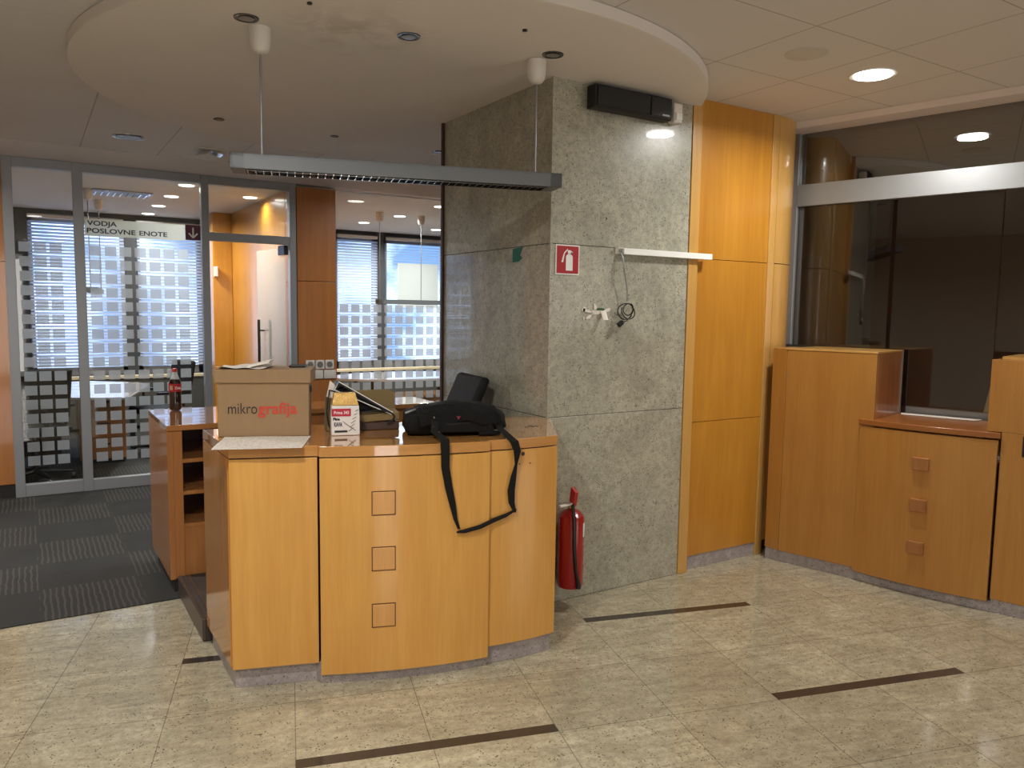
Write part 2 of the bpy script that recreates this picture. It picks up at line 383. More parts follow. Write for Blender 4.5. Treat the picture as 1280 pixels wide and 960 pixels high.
M_SIGNF = semi('pale_sign_film', (210, 212, 206), .8)
def emis(name, col, s):
    m = bpy.data.materials.new(name); m.use_nodes = True; t = m.node_tree; t.nodes.clear()
    o = t.nodes.new('ShaderNodeOutputMaterial'); e = t.nodes.new('ShaderNodeEmission'); e.inputs[0].default_value = (*col, 1); e.inputs[1].default_value = s; t.links.new(e.outputs[0], o.inputs[0]); return m
M_LIT = emis('lit_diffuser', (1, .98, .93), 14)
M_LIT2 = emis('lit_office_diffuser', (1, .97, .92), 6)
M_DAY = emis('daylight_window_pane', (1, .96, .92), 1.6)

# ------------------------------------------------------------------ shell
ZC = 2.86; ZD = 2.80
GA = Vector((4.54, 3.595, 0)); GD = Vector((.234, -.9722, 0)).normalized(); GN = Vector((GD.y, -GD.x, 0))  # teller glass line, normal into the hall
if GN.x > 0: GN = -GN
def G(s, o=0, z=0): p_ = GA+GD*s+GN*o; return Vector((p_.x, p_.y, z))

tag(obj('floor', MB().box(-4, 8, -4, 11.4, -.1, 0), M_FLOOR), kind='structure')
tag(obj('floor_carpet', MB().box(-4, 8, 4.455, 11.2, 0, .006), M_CARPET), kind='structure')
tag(obj('ceiling', MB().box(-4, 8, -4, 7.27, ZC, ZC+.1), M_CEIL), kind='structure')
tag(obj('ceiling_office', MB().box(-4, 8, 7.55, 11.4, 2.75, 2.9), M_CEIL2), kind='structure')
# sloping border strip above the left partition
tag(obj('trim_1', MB().extr([(-4, 7.27, ZC+.04), (-4, 7.27, ZC-.005), (-4, 7.45, 2.765), (-4, 7.56, 2.765), (-4, 7.56, ZC+.04)], (12, 0, 0)), M_BAND), kind='structure')
# border along teller glass
z1 = ZC-.035
tag(obj('trim_2', MB().extr([G(-.3, -.06, ZC-.002), G(-.3, .22, ZC-.002), G(-.3, .18, z1), G(-.3, -.06, z1)], GD*8), M_BAND), kind='structure')
# lowered circular ceiling
DC = (1.951, 4.359); DR = 1.74
mb = MB(); mb.lathe([(DR-.02, 0), (DR, .006), (DR, .055), (DR-.01, .0625)], (DC[0], DC[1], ZD), n=128)
o = obj('ceiling_disc', mb, M_DISC, smooth=True); tag(o, kind='structure')

tag(obj('wall_back', MB().box(-4, 8, -4.1, -4, 0, ZC), M_WALLP), kind='structure')
tag(obj('wall_left', MB().box(-4.1, -4, -4, 11.4, 0, ZC), M_WALLP), kind='structure')
tag(obj('wall_right', MB().box(8, 8.1, -4, 11.4, 0, ZC+.05), W_DARK), kind='structure')
# windows behind the camera: tall one, plus a right one added as soft fill
wn_ = struct('window_5', (4.9, -4, 0))
obj('pane', MB().box(3.6, 6.2, -3.99, -3.985, .6, 2.6), M_DAY, wn_)
w9 = struct('window_11', (-.5, -4, 0))
obj('pane', MB().box(-.98, -.03, -3.99, -3.985, .1, 2.6), M_DAY, w9)
mb = MB(); mb.box(-1.04, -.98, -3.99, -3.93, .05, 2.66); mb.box(-.03, .03, -3.99, -3.93, .05, 2.66); obj('frame', mb, M_FRAME, w9)
mb = MB()
for x in (3.55, 4.88, 6.2): mb.box(x, x+.06, -3.98, -3.92, .55, 2.65)
mb.box(3.55, 6.26, -3.98, -3.92, .5, .56); mb.box(3.55, 6.26, -3.98, -3.92, 2.6, 2.66); obj('frame', mb, M_FRAME, wn_)

# stone column
co = thing('stone_column', (2.83, 4.0, 0), 'wide column clad in grey speckled granite slabs in the middle of the hall', 'column')
J = [0, 1.03, 1.953, ZD+.005]
mb = MB()
for a, b in zip(J, J[1:]): mb.box(2.345, 3.33, 3.39, 4.62, a+.0015, b-.0015)
obj('stone_cladding', mb, M_STONE, co, bevel=.002)
obj('core', MB().box(2.349, 3.326, 3.394, 4.616, 0.001, ZD), M_SKIRT, co)
obj('corner_strip', MB().box(2.338, 2.352, 3.383, 3.397, 0.001, ZD), M_STONE, co)
obj('wood_edge', MB().box(2.33, 2.40, 4.615, 4.64, 0.001, ZD), W_IN, co)

# honey veneer wall right of the column
wp = struct('wall_front', (3.7, 3.45, 0))
mb = MB(); mb.box(3.335, 3.41, 3.385, 3.6, 0, ZC); obj('trim', mb, W_TRIM, wp, bevel=.003)
mb = MB()
for a, b in ((.085, .928), (.931, 1.925), (1.928, ZC)): mb.box(3.41, 4.06, 3.42, 3.6, a, b)
obj('panel', mb, W_PANEL, wp, bevel=.0015)
obj('plinth', MB().box(3.41, 4.065, 3.425, 3.6, 0.001, .085), M_PLINTH, wp)
mb = MB(); mb.prism([(4.06, 3.412), (4.13, 3.42), (4.145, 3.6), (4.06, 3.6)], 0, ZC); obj('trim', mb, W_TRIM, wp, bevel=.004)
mb = MB()
for a, b in ((.09, 1.925), (1.93, ZC)):
    mb.prism([(4.135, 3.424)]+[(4.135+.29*math.sin(t), 3.424+.16*(1-math.cos(t))) for t in [PI/2*k/10 for k in range(1, 11)]]+[(4.425, 3.75), (4.14, 3.75)], a, b)
obj('panel', mb, W_TRIM, wp, smooth=True)
obj('backing', MB().box(3.32, 4.53, 3.6, 3.8, 0.001, ZC), W_DARK, wp)

# ------------------------------------------------------------------ teller side (right)
TA = Vector((4.054, 3.343, 0)); TD = Vector((.259, -.966, 0)).normalized(); TN = Vector((TD.y, -TD.x, 0))
if TN.x > 0: TN = -TN
def T(s, o=0, z=0): p_ = TA+TD*s+TN*o; return Vector((p_.x, p_.y, z))
def tbox(mb, s0, s1, o0, o1, z0, z1):
    mb.extr([T(s0, o0, z0), T(s1, o0, z0), T(s1, o1, z0), T(s0, o1, z0)], (0, 0, z1-z0)); return mb
u1 = thing('teller_cabinet', T(.3, -.2), 'tall honey veneer teller counter section beside the corner of the wood panelled wall', 'counter')
obj('corner_panel', MB().prism([(p_.x, p_.y) for p_ in (T(.0, -.02), T(.1, 0), T(.1, -.3), T(.0, -.3))], .075, 1.385), W_TELL, u1, bevel=.003)
obj('front_panel', tbox(MB(), .102, .645, -.03, 0, .075, 1.375), W_TELL, u1, bevel=.002)
obj('end_panel', tbox(MB(), .615, .645, -.47, -.031, .95, 1.375), W_CAB, u1, bevel=.002)
obj('cap', tbox(MB(), .1, .65, -.47, .002, 1.376, 1.388), W_TRIM, u1, bevel=.002)
obj('carcass', tbox(MB(), .1, .614, -.45, -.031, .02, 1.374), W_TELL, u1)
obj('edge_strip', tbox(MB(), .646, .65, -.475, -.455, .99, 1.385), M_SILVER, u1)
obj('plinth', tbox(MB(), .01, .6, -.3, -.012, .001, .074), M_PLINTH, u1)
u2 = thing('teller_desk', T(.92, -.2), 'low bowed teller desk section with three square wooden blocks down its front', 'counter')
N = 16
def bow(s0, s1, o, h): return [T(s0+(s1-s0)*k/N, o+h*(1-(2*k/N-1)**2)) for k in range(N+1)]
def bowprism(s0, s1, o, h, back, z0, z1):
    pl = [(v.x, v.y) for v in bow(s0, s1, o, h)]+[(v.x, v.y) for v in (T(s1, back), T(s0, back))]
    return MB().prism(pl, z0, z1)
fp = obj('front_panel', bowprism(.572, 1.285, .012, .03, -.02, .06, .945), W_TELL, u2, bevel=.0015)
obj('worktop', bowprism(.565, 1.295, .016, .03, -.47, .955, .987), W_TELLTOP, u2, bevel=.003)
obj('carcass', tbox(MB(), .66, 1.2, -.45, -.025, .08, .954), W_TELL, u2)
obj('plinth', bowprism(.6, 1.3, -.012, .02, -.3, .001, .059), M_PLINTH, u2)
for z in (.77, .532, .287):
    c = T(.925, .045, z)
    obj('square_block', MB().obox(c, TD*.043, TN*.014, (0, 0, .036)), W_BLOCK2, fp, bevel=.003)
obj('rear_upstand', tbox(MB(), .66, 1.24, -.56, -.54, .96, 1.03), M_GREYMET, u2)
u3 = thing('teller_cabinet', T(1.7, -.2), 'tall honey veneer teller counter section at the right edge with a dark slot', 'counter')
obj('front_panel', tbox(MB(), 1.228, 2.3, -.03, -.002, .99, 1.375), W_TELL, u3, bevel=.002)
obj('lower_panel', tbox(MB(), 1.297, 2.3, -.03, -.002, .075, .989), W_TELL, u3, bevel=.002)
obj('end_panel', tbox(MB(), 1.228, 1.256, -.47, -.031, .99, 1.375), W_CAB, u3)
obj('cap', tbox(MB(), 1.27, 2.3, -.47, -.03, 1.376, 1.392), W_TRIM, u3)
obj('carcass', tbox(MB(), 1.3, 2.28, -.45, -.031, .02, 1.374), W_TELL, u3)
obj('slot', tbox(MB(), 1.395, 1.62, -.02, .002, .87, .98), M_BLACK, u3)
obj('plinth', tbox(MB(), 1.3, 2.3, -.3, -.012, .001, .074), M_PLINTH, u3)

# glass wall over the teller counter
w3 = struct('window_3', G(1))
def gbox(mb, s0, s1, o0, o1, z0, z1):
    mb.extr([G(s0, o0, z0), G(s1, o0, z0), G(s1, o1, z0), G(s0, o1, z0)], (0, 0, z1-z0)); return mb
obj('post', gbox(MB(), -.06, .02, -.03, .03, 1.39, ZC-.036), M_SILVER, w3, bevel=.003)
obj('inner_post', gbox(MB(), .03, .055, -.02, .0, 1.39, ZC-.036), M_FRAME, w3)
obj('beam', gbox(MB(), .02, 7, -.02, .035, 2.335, 2.48), M_SILVER, w3, bevel=.003)
obj('glass_upper', gbox(MB(), .02, 7, -.004, .0, 2.48, ZC-.036), G_UPPER, w3)
mb = MB(); gbox(mb, .02, .64, -.004, 0, 1.39, 2.335); gbox(mb, .665, 1.25, -.004, 0, 1.03, 2.335); gbox(mb, 1.255, 7, -.004, 0, 1.4, 2.335)
obj('glass_lower', mb, G_DARK, w3)
# dim room behind the teller glass
tr_ = struct('wall_teller', G(2, -3))
mb = MB(); gbox(mb, -.6, 7.5, -3.0, -2.9, 0, ZC); obj('rear_wall', mb, W_DARK, tr_)
obj('pilaster', gbox(MB(), 3.3, 3.9, -2.9, -2.75, 0, ZC), W_RED, tr_)
obj('side_wall', gbox(MB(), -.6, -.5, -2.9, -.1, 0, ZC), M_OFFWALL, tr_)
sp = thing('loose_papers', G(1.0, -.03, .99), 'white printed sheets lying on the low teller desk behind the glass', 'papers')
for k, (s0, s1, dz) in enumerate(((.80, 1.02, .0), (.97, 1.2, .001))):
    obj('sheet', MB().extr([G(s0, .12, .988+dz), G(s1, .09, .988+dz), G(s1+.02, .005, .988+dz), G(s0-.03, .03, .988+dz)], (0, 0, .001)), M_PAPER, sp)
lp = thing('table_lamp', G(1.36, -.35, .8), 'small table lamp with cream pleated shade half hidden behind the right teller cabinet', 'lamp')
c = G(1.285, -.16, 0)
obj('side_table', gbox(MB(), 1.0, 1.8, -.7, -.08, .70, .73), W_RED, lp)
obj('lamp_shade', MB().lathe([(.098, 1.02), (.10, 1.02), (.066, 1.23), (.064, 1.23)], (c.x, c.y, 0), 36), M_SHADE, lp, smooth=True)
obj('lamp_base', MB().lathe([(.06, .73), (.062, .745), (.02, .76), (.014, 1.05)], (c.x, c.y, 0), 20), M_GREYMET, lp, smooth=True)
obj('cabinet_leg', gbox(MB(), 1.05, 1.75, -.65, -.15, .001, .70), W_RED, lp)

# ------------------------------------------------------------------ glazed partition (left / rear), plane y = 7.5
YP = 7.5
wl = struct('wall_rear', (-1, YP, 0))
mb = MB()
for a, b in ((.12, 1.93), (1.934, 2.77)): mb.box(-4, -.13, YP-.02, YP+.08, a, b)
obj('panel', mb, W_RED, wl); obj('plinth', MB().box(-4, -.13, YP-.01, YP+.08, .006, .12), M_SKIRT, wl)
wm = struct('wall_middle', (2.4, YP, 0))
mb = MB()
for a, b in ((.09, 1.85), (1.854, 2.74)): mb.box(2.215, 2.60, YP-.05, YP+.35, a, b)
obj('panel', mb, W_RED, wm, bevel=.006); obj('plinth', MB().box(2.22, 2.6, YP-.04, YP+.35, .006, .09), M_SKIRT, wm)
obj('office_side', MB().box(2.215, 2.60, YP+.352, 11.2, .006, 2.75), W_PANEL, wm)
mb = MB(); mb.box(1.98, 2.215, 10.2, 10.55, .006, 2.75); obj('pilaster', mb, W_PANEL, wm, bevel=.01)

w1 = struct('window_1', (.6, YP, 0))
def fr(mb, x0, x1, z0, z1, d=.035): return mb.box(x0, x1, YP-d, YP+d, z0, z1)
obj('post', fr(MB(), -.13, -.06, .006, 2.765, .04), M_FRAME, w1, bevel=.003)
obj('post', fr(MB(), .36, .435, .006, 2.765, .04), M_FRAME, w1, bevel=.003)
obj('top_rail', fr(MB(), -.06, 1.36, 2.69, 2.765), M_FRAME, w1, bevel=.003)
mb = MB(); fr(mb, -.06, .36, .006, .105); fr(mb, .435, 1.36, .006, .1); obj('bottom_rail', mb, M_FRAME, w1, bevel=.003)
mb = MB(); mb.box(-.06, .36, YP-.004, YP+.004, .105, 2.69); mb.box(.435, 1.36, YP-.004, YP+.004, .1, 2.69); obj('glass_pane', mb, G_CLEAR, w1)
mb = MB(); PZ = .1175
def sq(xs, z0, n, sz=.088, pz=PZ, y=YP-.006):
    for x in xs:
        for k in range(n): mb.box(x, x+sz, y-.001, y+.001, z0+k*pz, z0+k*pz+sz-.008)
sq((-.035, .07, .18), .257, 16); sq((.467, .585, .70, .815, .93, 1.045, 1.16), .25, 16)
obj('frosted_squares', mb, M_FROST, w1)
d1 = struct('door_1', (1.78, YP, 0))
obj('post', fr(MB(), 1.362, 1.425, .006, 2.765, .04), M_FRAME, d1, bevel=.003)
obj('post', fr(MB(), 2.15, 2.212, .006, 2.765, .04), M_FRAME, d1, bevel=.003)
mb = MB(); fr(mb, 1.425, 2.15, 2.19, 2.265); fr(mb, 1.425, 2.15, 2.69, 2.765); obj('transom_rail', mb, M_FRAME, d1, bevel=.003)
obj('transom_glass', MB().box(1.425, 2.15, YP-.004, YP+.004, 2.265, 2.69), G_CLEAR, d1)
# leaf standing open into the office, hinged on the right post
hx, hy = 2.13, YP+.06; lw = .70; ld = Vector((-.13, .99, 0)).normalized(); ln = Vector((ld.y, -ld.x, 0))
def L(a, o, z): q_ = Vector((hx, hy, 0))+ld*a+ln*o; return Vector((q_.x, q_.y, z))
leaf = obj('glass_leaf', MB().extr([L(0, -.005, .02), L(lw, -.005, .02), L(lw, .005, .02), L(0, .005, .02)], (0, 0, 2.15)), semi('door_leaf_glass', (210, 220, 215), .35), d1)
mb = MB(); mb.extr([L(-.02, -.02, 2.10), L(.12, -.02, 2.10), L(.12, .02, 2.10), L(-.02, .02, 2.10)], (0, 0, .09)); obj('hinge', mb, M_DCHROME, leaf)
for sgn in (-1, 1):
    mb = MB(); mb.tube([L(lw-.17, sgn*.06, .75), L(lw-.17, sgn*.06, 1.47)], .014)
    mb.tube([L(lw-.17, 0, 1.36), L(lw-.17, sgn*.06, 1.36)], .008); mb.tube([L(lw-.17, 0, .9), L(lw-.17, sgn*.06, .9)], .008)
    obj('door_handle', mb, M_DCHROME, leaf, smooth=True)
# right glazing
w2 = struct('window_2', (3.4, YP, 0))
obj('glass_pane', MB().box(2.61, 5.6, YP-.004, YP+.004, .01, 2.75), G_CLEAR, w2)
mb = MB(); sq([2.65+.1185*k for k in range(20)], .43, 11, .085, .1130)
obj('frosted_squares', mb, M_FROST, w2)
obj('post', MB().box(5.6, 5.7, YP-.04, YP+.04, .006, 2.765), M_FRAME, w2)
tag(obj('wall_rear_right', MB().box(5.7, 8, YP-.04, YP+.08, .006, 2.765), W_RED), kind='structure')

# lettering on the glass
sg = thing('door_sign', (.9, YP-.01, 2.25), 'pale office sign strip with black capitals and a down arrow on the left glass', 'sign')
obj('strip', MB().box(.44, 1.225, YP-.0135, YP-.0115, 2.175, 2.315), M_SIGNF, sg)
ap = obj('arrow_panel', MB().box(1.228, 1.355, YP-.0135, YP-.0115, 2.185, 2.318), M_MAROON, sg)
mb = MB()
def bar(mb, a, b, wd, y, d=(0, 1, 0), t=.001):
    a, b = Vector(a), Vector(b); u = (b-a).normalized(); n_ = Vector((-u.z, 0, u.x))*wd/2
    mb.extr([a-n_, b-n_, b+n_, a+n_], (0, -t, 0))
bar(mb, (1.292, YP-.0137, 2.295), (1.292, YP-.0137, 2.21), .013, 0)
bar(mb, (1.292, YP-.0137, 2.205), (1.255, YP-.0137, 2.245), .013, 0); bar(mb, (1.292, YP-.0137, 2.205), (1.329, YP-.0137, 2.245), .013, 0)
obj('arrow', mb, M_WINK, ap)
Mx = lambda x, y, z: face_m((x, y, z), (1, 0, 0), (0, 0, 1))
text('lettering', 'VODJA', .056, M_INK, sg, Mx(.458, YP-.0145, 2.262), .0012, width=.225)
text('lettering', 'POSLOVNE', .056, M_INK, sg, Mx(.455, YP-.0145, 2.20), .0012, width=.37)
text('lettering', 'ENOTE', .056, M_INK, sg, Mx(.855, YP-.0145, 2.20), .0012, width=.222)

# switches and sockets on the reddish panel
grp = 'sockets and switches on the wood panel'
for i, (x0, x1, z0, z1) in enumerate(((2.285, 2.372, 1.0, 1.088), (2.382, 2.469, 1.0, 1.088), (2.479, 2.566, 1.0, 1.088), (2.372, 2.455, .905, .99), (2.465, 2.585, .905, .99))):
    nm = 'wall_socket' if i < 3 else 'light_switch'
    lb = ('left', 'middle', 'right', 'narrow', 'wide')[i]
    t_ = thing(nm, ((x0+x1)/2, YP-.05, z0), (lb+' one of the three upper white wall sockets on the reddish wood panel') if i < 3 else (lb+' white switch plate in the lower row on the reddish wood panel'), 'socket' if i < 3 else 'switch', grp)
    obj('plate', MB().box(x0, x1, YP-.062, YP-.051, z0, z1), M_WHITE, t_, bevel=.003)
    cxm, czm = (x0+x1)/2, (z0+z1)/2
    if i < 3: obj('socket_well', MB().lathe([(.03, 0), (.03, .002)], (cxm, YP-.063, czm), 20, Matrix.Rotation(R(90), 4, 'X')), M_GREYMET, t_)
    else: obj('rocker', MB().box(x0+.018, x1-.018, YP-.066, YP-.0625, z0+.02, z1-.02), M_WHITE, t_, bevel=.001)

# ------------------------------------------------------------------ offices
YW = 11.2
wf = struct('wall_far', (2, YW, 0))
mb = MB()
mb.box(-4, 8, YW, YW+.2, 0, .70); mb.box(-4, 8, YW, YW+.2, 2.70, 2.85)
for x0, x1 in ((-4, -1.6), (-.22, .04), (1.10, 1.235), (2.03, 3.9), (4.55, 4.68), (5.72, 8)): mb.box(x0, x1, YW, YW+.2, .70, 2.70)
obj('masonry', mb, mat('dark_window_surround', (58, 60, 64), .6), wf)
obj('radiator_board', MB().box(-1.6, 2.2, YW-.2, YW-.005, .05, .66), M_RAD, wf)
obj('radiator_board', MB().box(2.7, 6, YW-.2, YW-.005, .05, .66), M_RAD, wf)
obj('ledge', MB().box(-1.6, 2.2, YW-.22, YW-.005, .665, .695), M_RAIL, wf)
obj('ledge', MB().box(2.65, 6, YW-.22, YW-.005, .665, .695), M_RAIL, wf)
wins = [(-1.6, -.22, 'far left'), (.04, 1.10, 'middle'), (1.235, 2.03, 'right'), (3.9, 4.55, 'x'), (4.68, 5.72, 'y')]
for i, (x0, x1, nm) in enumerate(wins):
    ww = struct('window_%d' % (6+i), ((x0+x1)/2, YW, .7))
    mb = MB()
    for a, b, c_, d_ in ((x0, x0+.05, .7, 2.7), (x1-.05, x1, .7, 2.7), (x0, x1, .7, .8), (x0, x1, 2.6, 2.7)): mb.box(a, b, YW+.05, YW+.12, c_, d_)
    obj('frame', mb, M_FRAME, ww); obj('glass_pane', MB().box(x0+.05, x1-.05, YW+.08, YW+.086, .8, 2.6), G_CLEAR, ww)
bl = ['blind left of the dark pillar in the left office, almost hidden by the first post', 'wide white venetian blind on the middle window of the left office', 'white venetian blind on the right window of the left office', 'grey venetian blind in the right office, left of the paper covered window', 'open venetian blind behind the white sheet in the right office window']
for i, (x0, x1, nm) in enumerate(wins):
    t_ = thing('venetian_blind', ((x0+x1)/2, YW-.03, 2.68), bl[i], 'blind', 'venetian blinds on the far windows')
    mb = MB(); tilt = R(54 if i in (1, 2) else 60 if i == 3 else 14 if i == 4 else 40)
    n_ = 44
    for k in range(n_):
        z = .83+k*(1.80/n_)
        mb.obox(((x0+x1)/2, YW-.03, z), ((x1-x0)/2-.01, 0, 0), (0, .0175*math.cos(tilt), .0175*math.sin(tilt)), (0, 0, .0006))
    s_ = obj('slats', mb, M_BLIND, t_); 
    obj('head_rail', MB().box(x0+.01, x1-.01, YW-.05, YW-.01, 2.64, 2.68), M_WHITE, t_)
    for xx in (x0+.15, x1-.15): obj('ladder_cord', MB().tube([(xx, YW-.052, .81), (xx, YW-.052, 2.65)], .0015, 5), M_WHITE, t_)
tag(obj('paper_sheet', MB().box(4.86, 5.55, YW-.062, YW-.06, 1.62, 2.30), semi('notice_paper', (225, 225, 215), .85)), 'large pale sheet hung over the blind of the right office window', 'paper')

# office desk, pedestal, chairs
t_ = thing('office_desk', (.35, 8.9, 0), 'office desk with a pale glossy top behind the left glass pane', 'desk')
obj('desk_top', MB().prism([(-.9, 9.9), (-.6, 8.3), (.17, 8.265), (.773, 7.987), (1.1, 9.2), (1.05, 9.55), (.6, 9.9)], .715, .74), M_OFFDESK, t_, bevel=.004)
obj('modesty_panel', MB().box(-.55, .25, 8.9, 8.93, .1, .714), W_IN, t_)
for x, y in ((-.55, 8.4), (-.6, 9.75), (.95, 9.45)): obj('leg', MB().box(x-.025, x+.025, y-.025, y+.025, .006, .714), M_DCHROME, t_)
t_ = thing('drawer_pedestal', (.62, 8.9, 0), 'brown veneer drawer pedestal under the office desk', 'drawers')
obj('body', MB().box(.40, .82, 8.72, 9.25, .05, .70), W_CAB, t_)
for k in range(3):
    d_ = obj('drawer', MB().box(.41, .81, 8.70, 8.718, .06+.212*k, .26+.212*k), W_CAB, t_, bevel=.002); obj('handle', MB().box(.55, .67, 8.685, 8.70, .2+.212*k, .212+.212*k), M_DCHROME, d_)
obj('plinth', MB().box(.42, .80, 8.74, 9.2, .006, .05), M_BLACK, t_)

def office_chair(loc, rz, label, back_h=.56, tilt=.10):
    t_ = thing('office_chair', loc, label, 'chair')
    M_ = Matrix.Translation(Vector(loc)) @ Matrix.Rotation(rz, 4, 'Z')
    def P(*a): return M_ @ Vector(a)
    for k in range(5):
        a = 2*PI*k/5+.3
        e = (.29*math.cos(a), .29*math.sin(a))
        mb = MB(); mb.tube([P(0, 0, .10), P(e[0], e[1], .075)], [.024, .014], 8); lg = obj('leg', mb, M_DCHROME, t_, smooth=True)
        Mc = M_ @ Matrix.Translation((e[0], e[1], .03)) @ Matrix.Rotation(a, 4, 'Z') @ Matrix.Rotation(R(90), 4, 'Y')
        mb = MB(); mb.lathe([(.024, -.02), (.03, -.012), (.03, .012), (.024, .02)], Mc.translation, 14, Mc.to_3x3().to_4x4()); obj('caster', mb, M_BLACK, lg, smooth=True)
    obj('gas_column', MB().tube([P(0, 0, .08), P(0, 0, .43)], .024, 12), M_DCHROME, t_, smooth=True)
    mb = MB(); mb.box(-.24, .24, -.23, .23, .44, .51, M_); obj('seat', mb, M_CHAIRF, t_, bevel=.03, seg=4)
    mb = MB(); mb.obox((0, .25, .58+back_h/2), (.215, 0, 0), (0, .028, -.006), (0, back_h/2*tilt*2, back_h/2), M_); obj('backrest', mb, M_CHAIRF, t_, bevel=.025, seg=4)
    mb = MB(); mb.tube([P(0, .12, .43), P(0, .27, .44), P(0, .27, .66)], .018, 8); obj('back_bracket', mb, M_BLACK, t_, smooth=True)
    for s in (-1, 1):
        mb = MB(); mb.tube([P(s*.22, -.02, .46), P(s*.275, -.02, .50), P(s*.275, -.04, .67)], .013, 8); mb.box(s*.275-.025, s*.275+.025, -.16, .12, .665, .69, M_); obj('armrest', mb, M_BLACK, t_, smooth=True)
    return t_
office_chair((.02, 8.08, .006), R(200), 'black swivel chair on casters in front of the desk behind the left glass', .45)
office_chair((1.18, 9.05, .006), R(-70), 'black swivel chair at the right end of the desk behind the sign glass', .42)
office_chair((1.90, 4.10, .112), R(-98), 'black office chair behind the reception counter, its backrest showing beside the granite column', .52, .22)

t_ = thing('meeting_table', (4.2, 9.3, 0), 'pale oval meeting table in the right office behind the frosted squares', 'table')
obj('table_top', MB().prism([(4.2+1.0*math.cos(2*PI*k/40), 9.3+.6*math.sin(2*PI*k/40)) for k in range(40)], .715, .74), M_OFFDESK, t_)
for sx_, sy_ in ((-1, -1), (-1, 1), (1, -1), (1, 1)): obj('leg', MB().tube([(4.2+sx_*.6, 9.3+sy_*.3, .006), (4.2+sx_*.6, 9.3+sy_*.3, .714)], .025), M_DCHROME, t_)
t_ = thing('sideboard', (3.6, 8.2, 0), 'low brown sideboard just behind the frosted squares of the right glass', 'sideboard')
obj('body', MB().box(2.75, 4.6, 8.0, 8.4, .05, .60), W_CAB, t_); obj('top', MB().box(2.73, 4.62, 7.98, 8.42, .60, .625), W_CABH, t_)
obj('plinth', MB().box(2.8, 4.55, 8.03, 8.38, .006, .05), M_BLACK, t_)
tag(obj('motion_detector', MB().box(1.985, 2.035, 10.14, 10.195, 1.96, 2.09), M_WHITE, bevel=.012), 'small white motion detector on the office pilaster beside the open door', 'detector')

# office ceiling lamps
def downlight(x, y, z, r, lit, label, grp, power=0, m=None):
    t_ = thing('ceiling_downlight', (x, y, z), label, 'ceiling light', grp)
    mb = MB(); n = 32
    mb.lathe([(r*.82, -.001), (r, -.004), (r*1.02, 0), (r*1.02, .001)], (x, y, z-.001), n); 
    obj('trim_ring', mb, M_CHROME if not lit else M_WHITE, t_, smooth=True)
    mb = MB(); mb.lathe([(r*.80, -.001), (r*.80, .001)], (x, y, z-.0075), n)
    obj('diffuser', mb, (m or M_LIT2) if lit else M_GREYMET, t_)
    if power:
        a = area('lamp_light', (x, y, z-.02), (x, y, 0), r*1.6, 0, power, (1, .985, .95), 165, True); a.parent = t_; a.matrix_parent_inverse = Matrix.Translation(t_.location).inverted()
    return t_
wd_ = ('first', 'second', 'third', 'last')
for i, y in enumerate((8.08, 8.99, 9.93, 10.85)):
    downlight(1.345, y, 2.75, .085, True, wd_[i]+' from the glass in the row of lit round lamps in the left office', 'lit downlights in the offices', DOWN_OFFICE if i % 2 == 0 else 8)
for x, y, nm in ((2.05, 8.55, 'lit round ceiling lamp seen through the glass above the office door'), (3.99, 7.95, 'lit round ceiling lamp in the right office nearest the granite column'), (3.99, 9.08, 'middle lit round ceiling lamp in the right office'), (3.9, 10.06, 'farthest left lit round ceiling lamp in the right office'), (5.08, 10.27, 'lit round ceiling lamp of the right office above the blue window')):
    downlight(x, y, 2.75, .085, True, nm, 'lit downlights in the offices', DOWN_OFFICE if x > 3 else 8)
t_ = thing('ceiling_panel_light', (.85, 9.0, 2.75), 'square louvred ceiling panel lamp in the left office, switched off', 'ceiling light')
obj('frame', MB().box(.6, 1.15, 8.85, 9.2, 2.735, 2.748), M_GREYMET, t_)
mb = MB()
for k in range(9): mb.box(.63+k*.058, .64+k*.058, 8.87, 9.18, 2.72, 2.734)
obj('louvre', mb, M_CHROME, t_)

def pendant(name, c, d, length, z, zt, wid, hgt, label, rods, mat_h, can=True, ceil_z=ZD):
    t_ = thing(name, (c[0], c[1], z), label, 'ceiling light')
    d = Vector((d[0], d[1], 0)).normalized(); n_ = Vector((-d.y, d.x, 0)); cc = Vector((c[0], c[1], 0))
    mb = MB(); mid = Vector((c[0], c[1], z+hgt/2))
    mb.obox((c[0], c[1], z+hgt-.006), d*length/2, n_*wid/2, (0, 0, .006))
    for s in (-1, 1):
        q_ = mid+n_*s*(wid/2-.004); mb.obox(q_, d*length/2, n_*.004, (0, 0, hgt/2))
    for s in (-1, 1):
        q_ = mid+d*s*(length/2-.03); mb.obox(q_, d*.03, n_*(wid/2), (0, 0, hgt/2))
    obj('housing', mb, mat_h, t_, bevel=.002)
    mb = MB(); nf = int(length/.035)
    for k in range(nf):
        q_ = Vector((c[0], c[1], z+.012))+d*(-length/2+.07+(length-.14)*k/(nf-1)); mb.obox(q_, d*.0015, n_*(wid/2-.01), (0, 0, .014))
    for s in (-.33, .33):
        mb.obox(Vector((c[0], c[1], z+.012))+n_*s*wid, d*(length/2-.065), n_*.0015, (0, 0, .016))
    obj('louvre', mb, M_CHROME, t_)
    obj('reflector', MB().obox((c[0], c[1], z+.034), d*(length/2-.062), n_*(wid/2-.01), (0, 0, .001)), M_CHROME, t_)
    for x, y in rods:
        rd = obj('rod', MB().tube([(x, y, z+hgt), (x, y, ceil_z-.02)], .005), M_GREYMET, t_, smooth=True)
        if can: obj('canopy', MB().lathe([(.012, -.112), (.028, -.106), (.038, -.094), (.043, -.075), (.045, -.05), (.046, -.002)], (x, y, ceil_z-.0005), 28), M_WHITE, rd, smooth=True)
    return t_
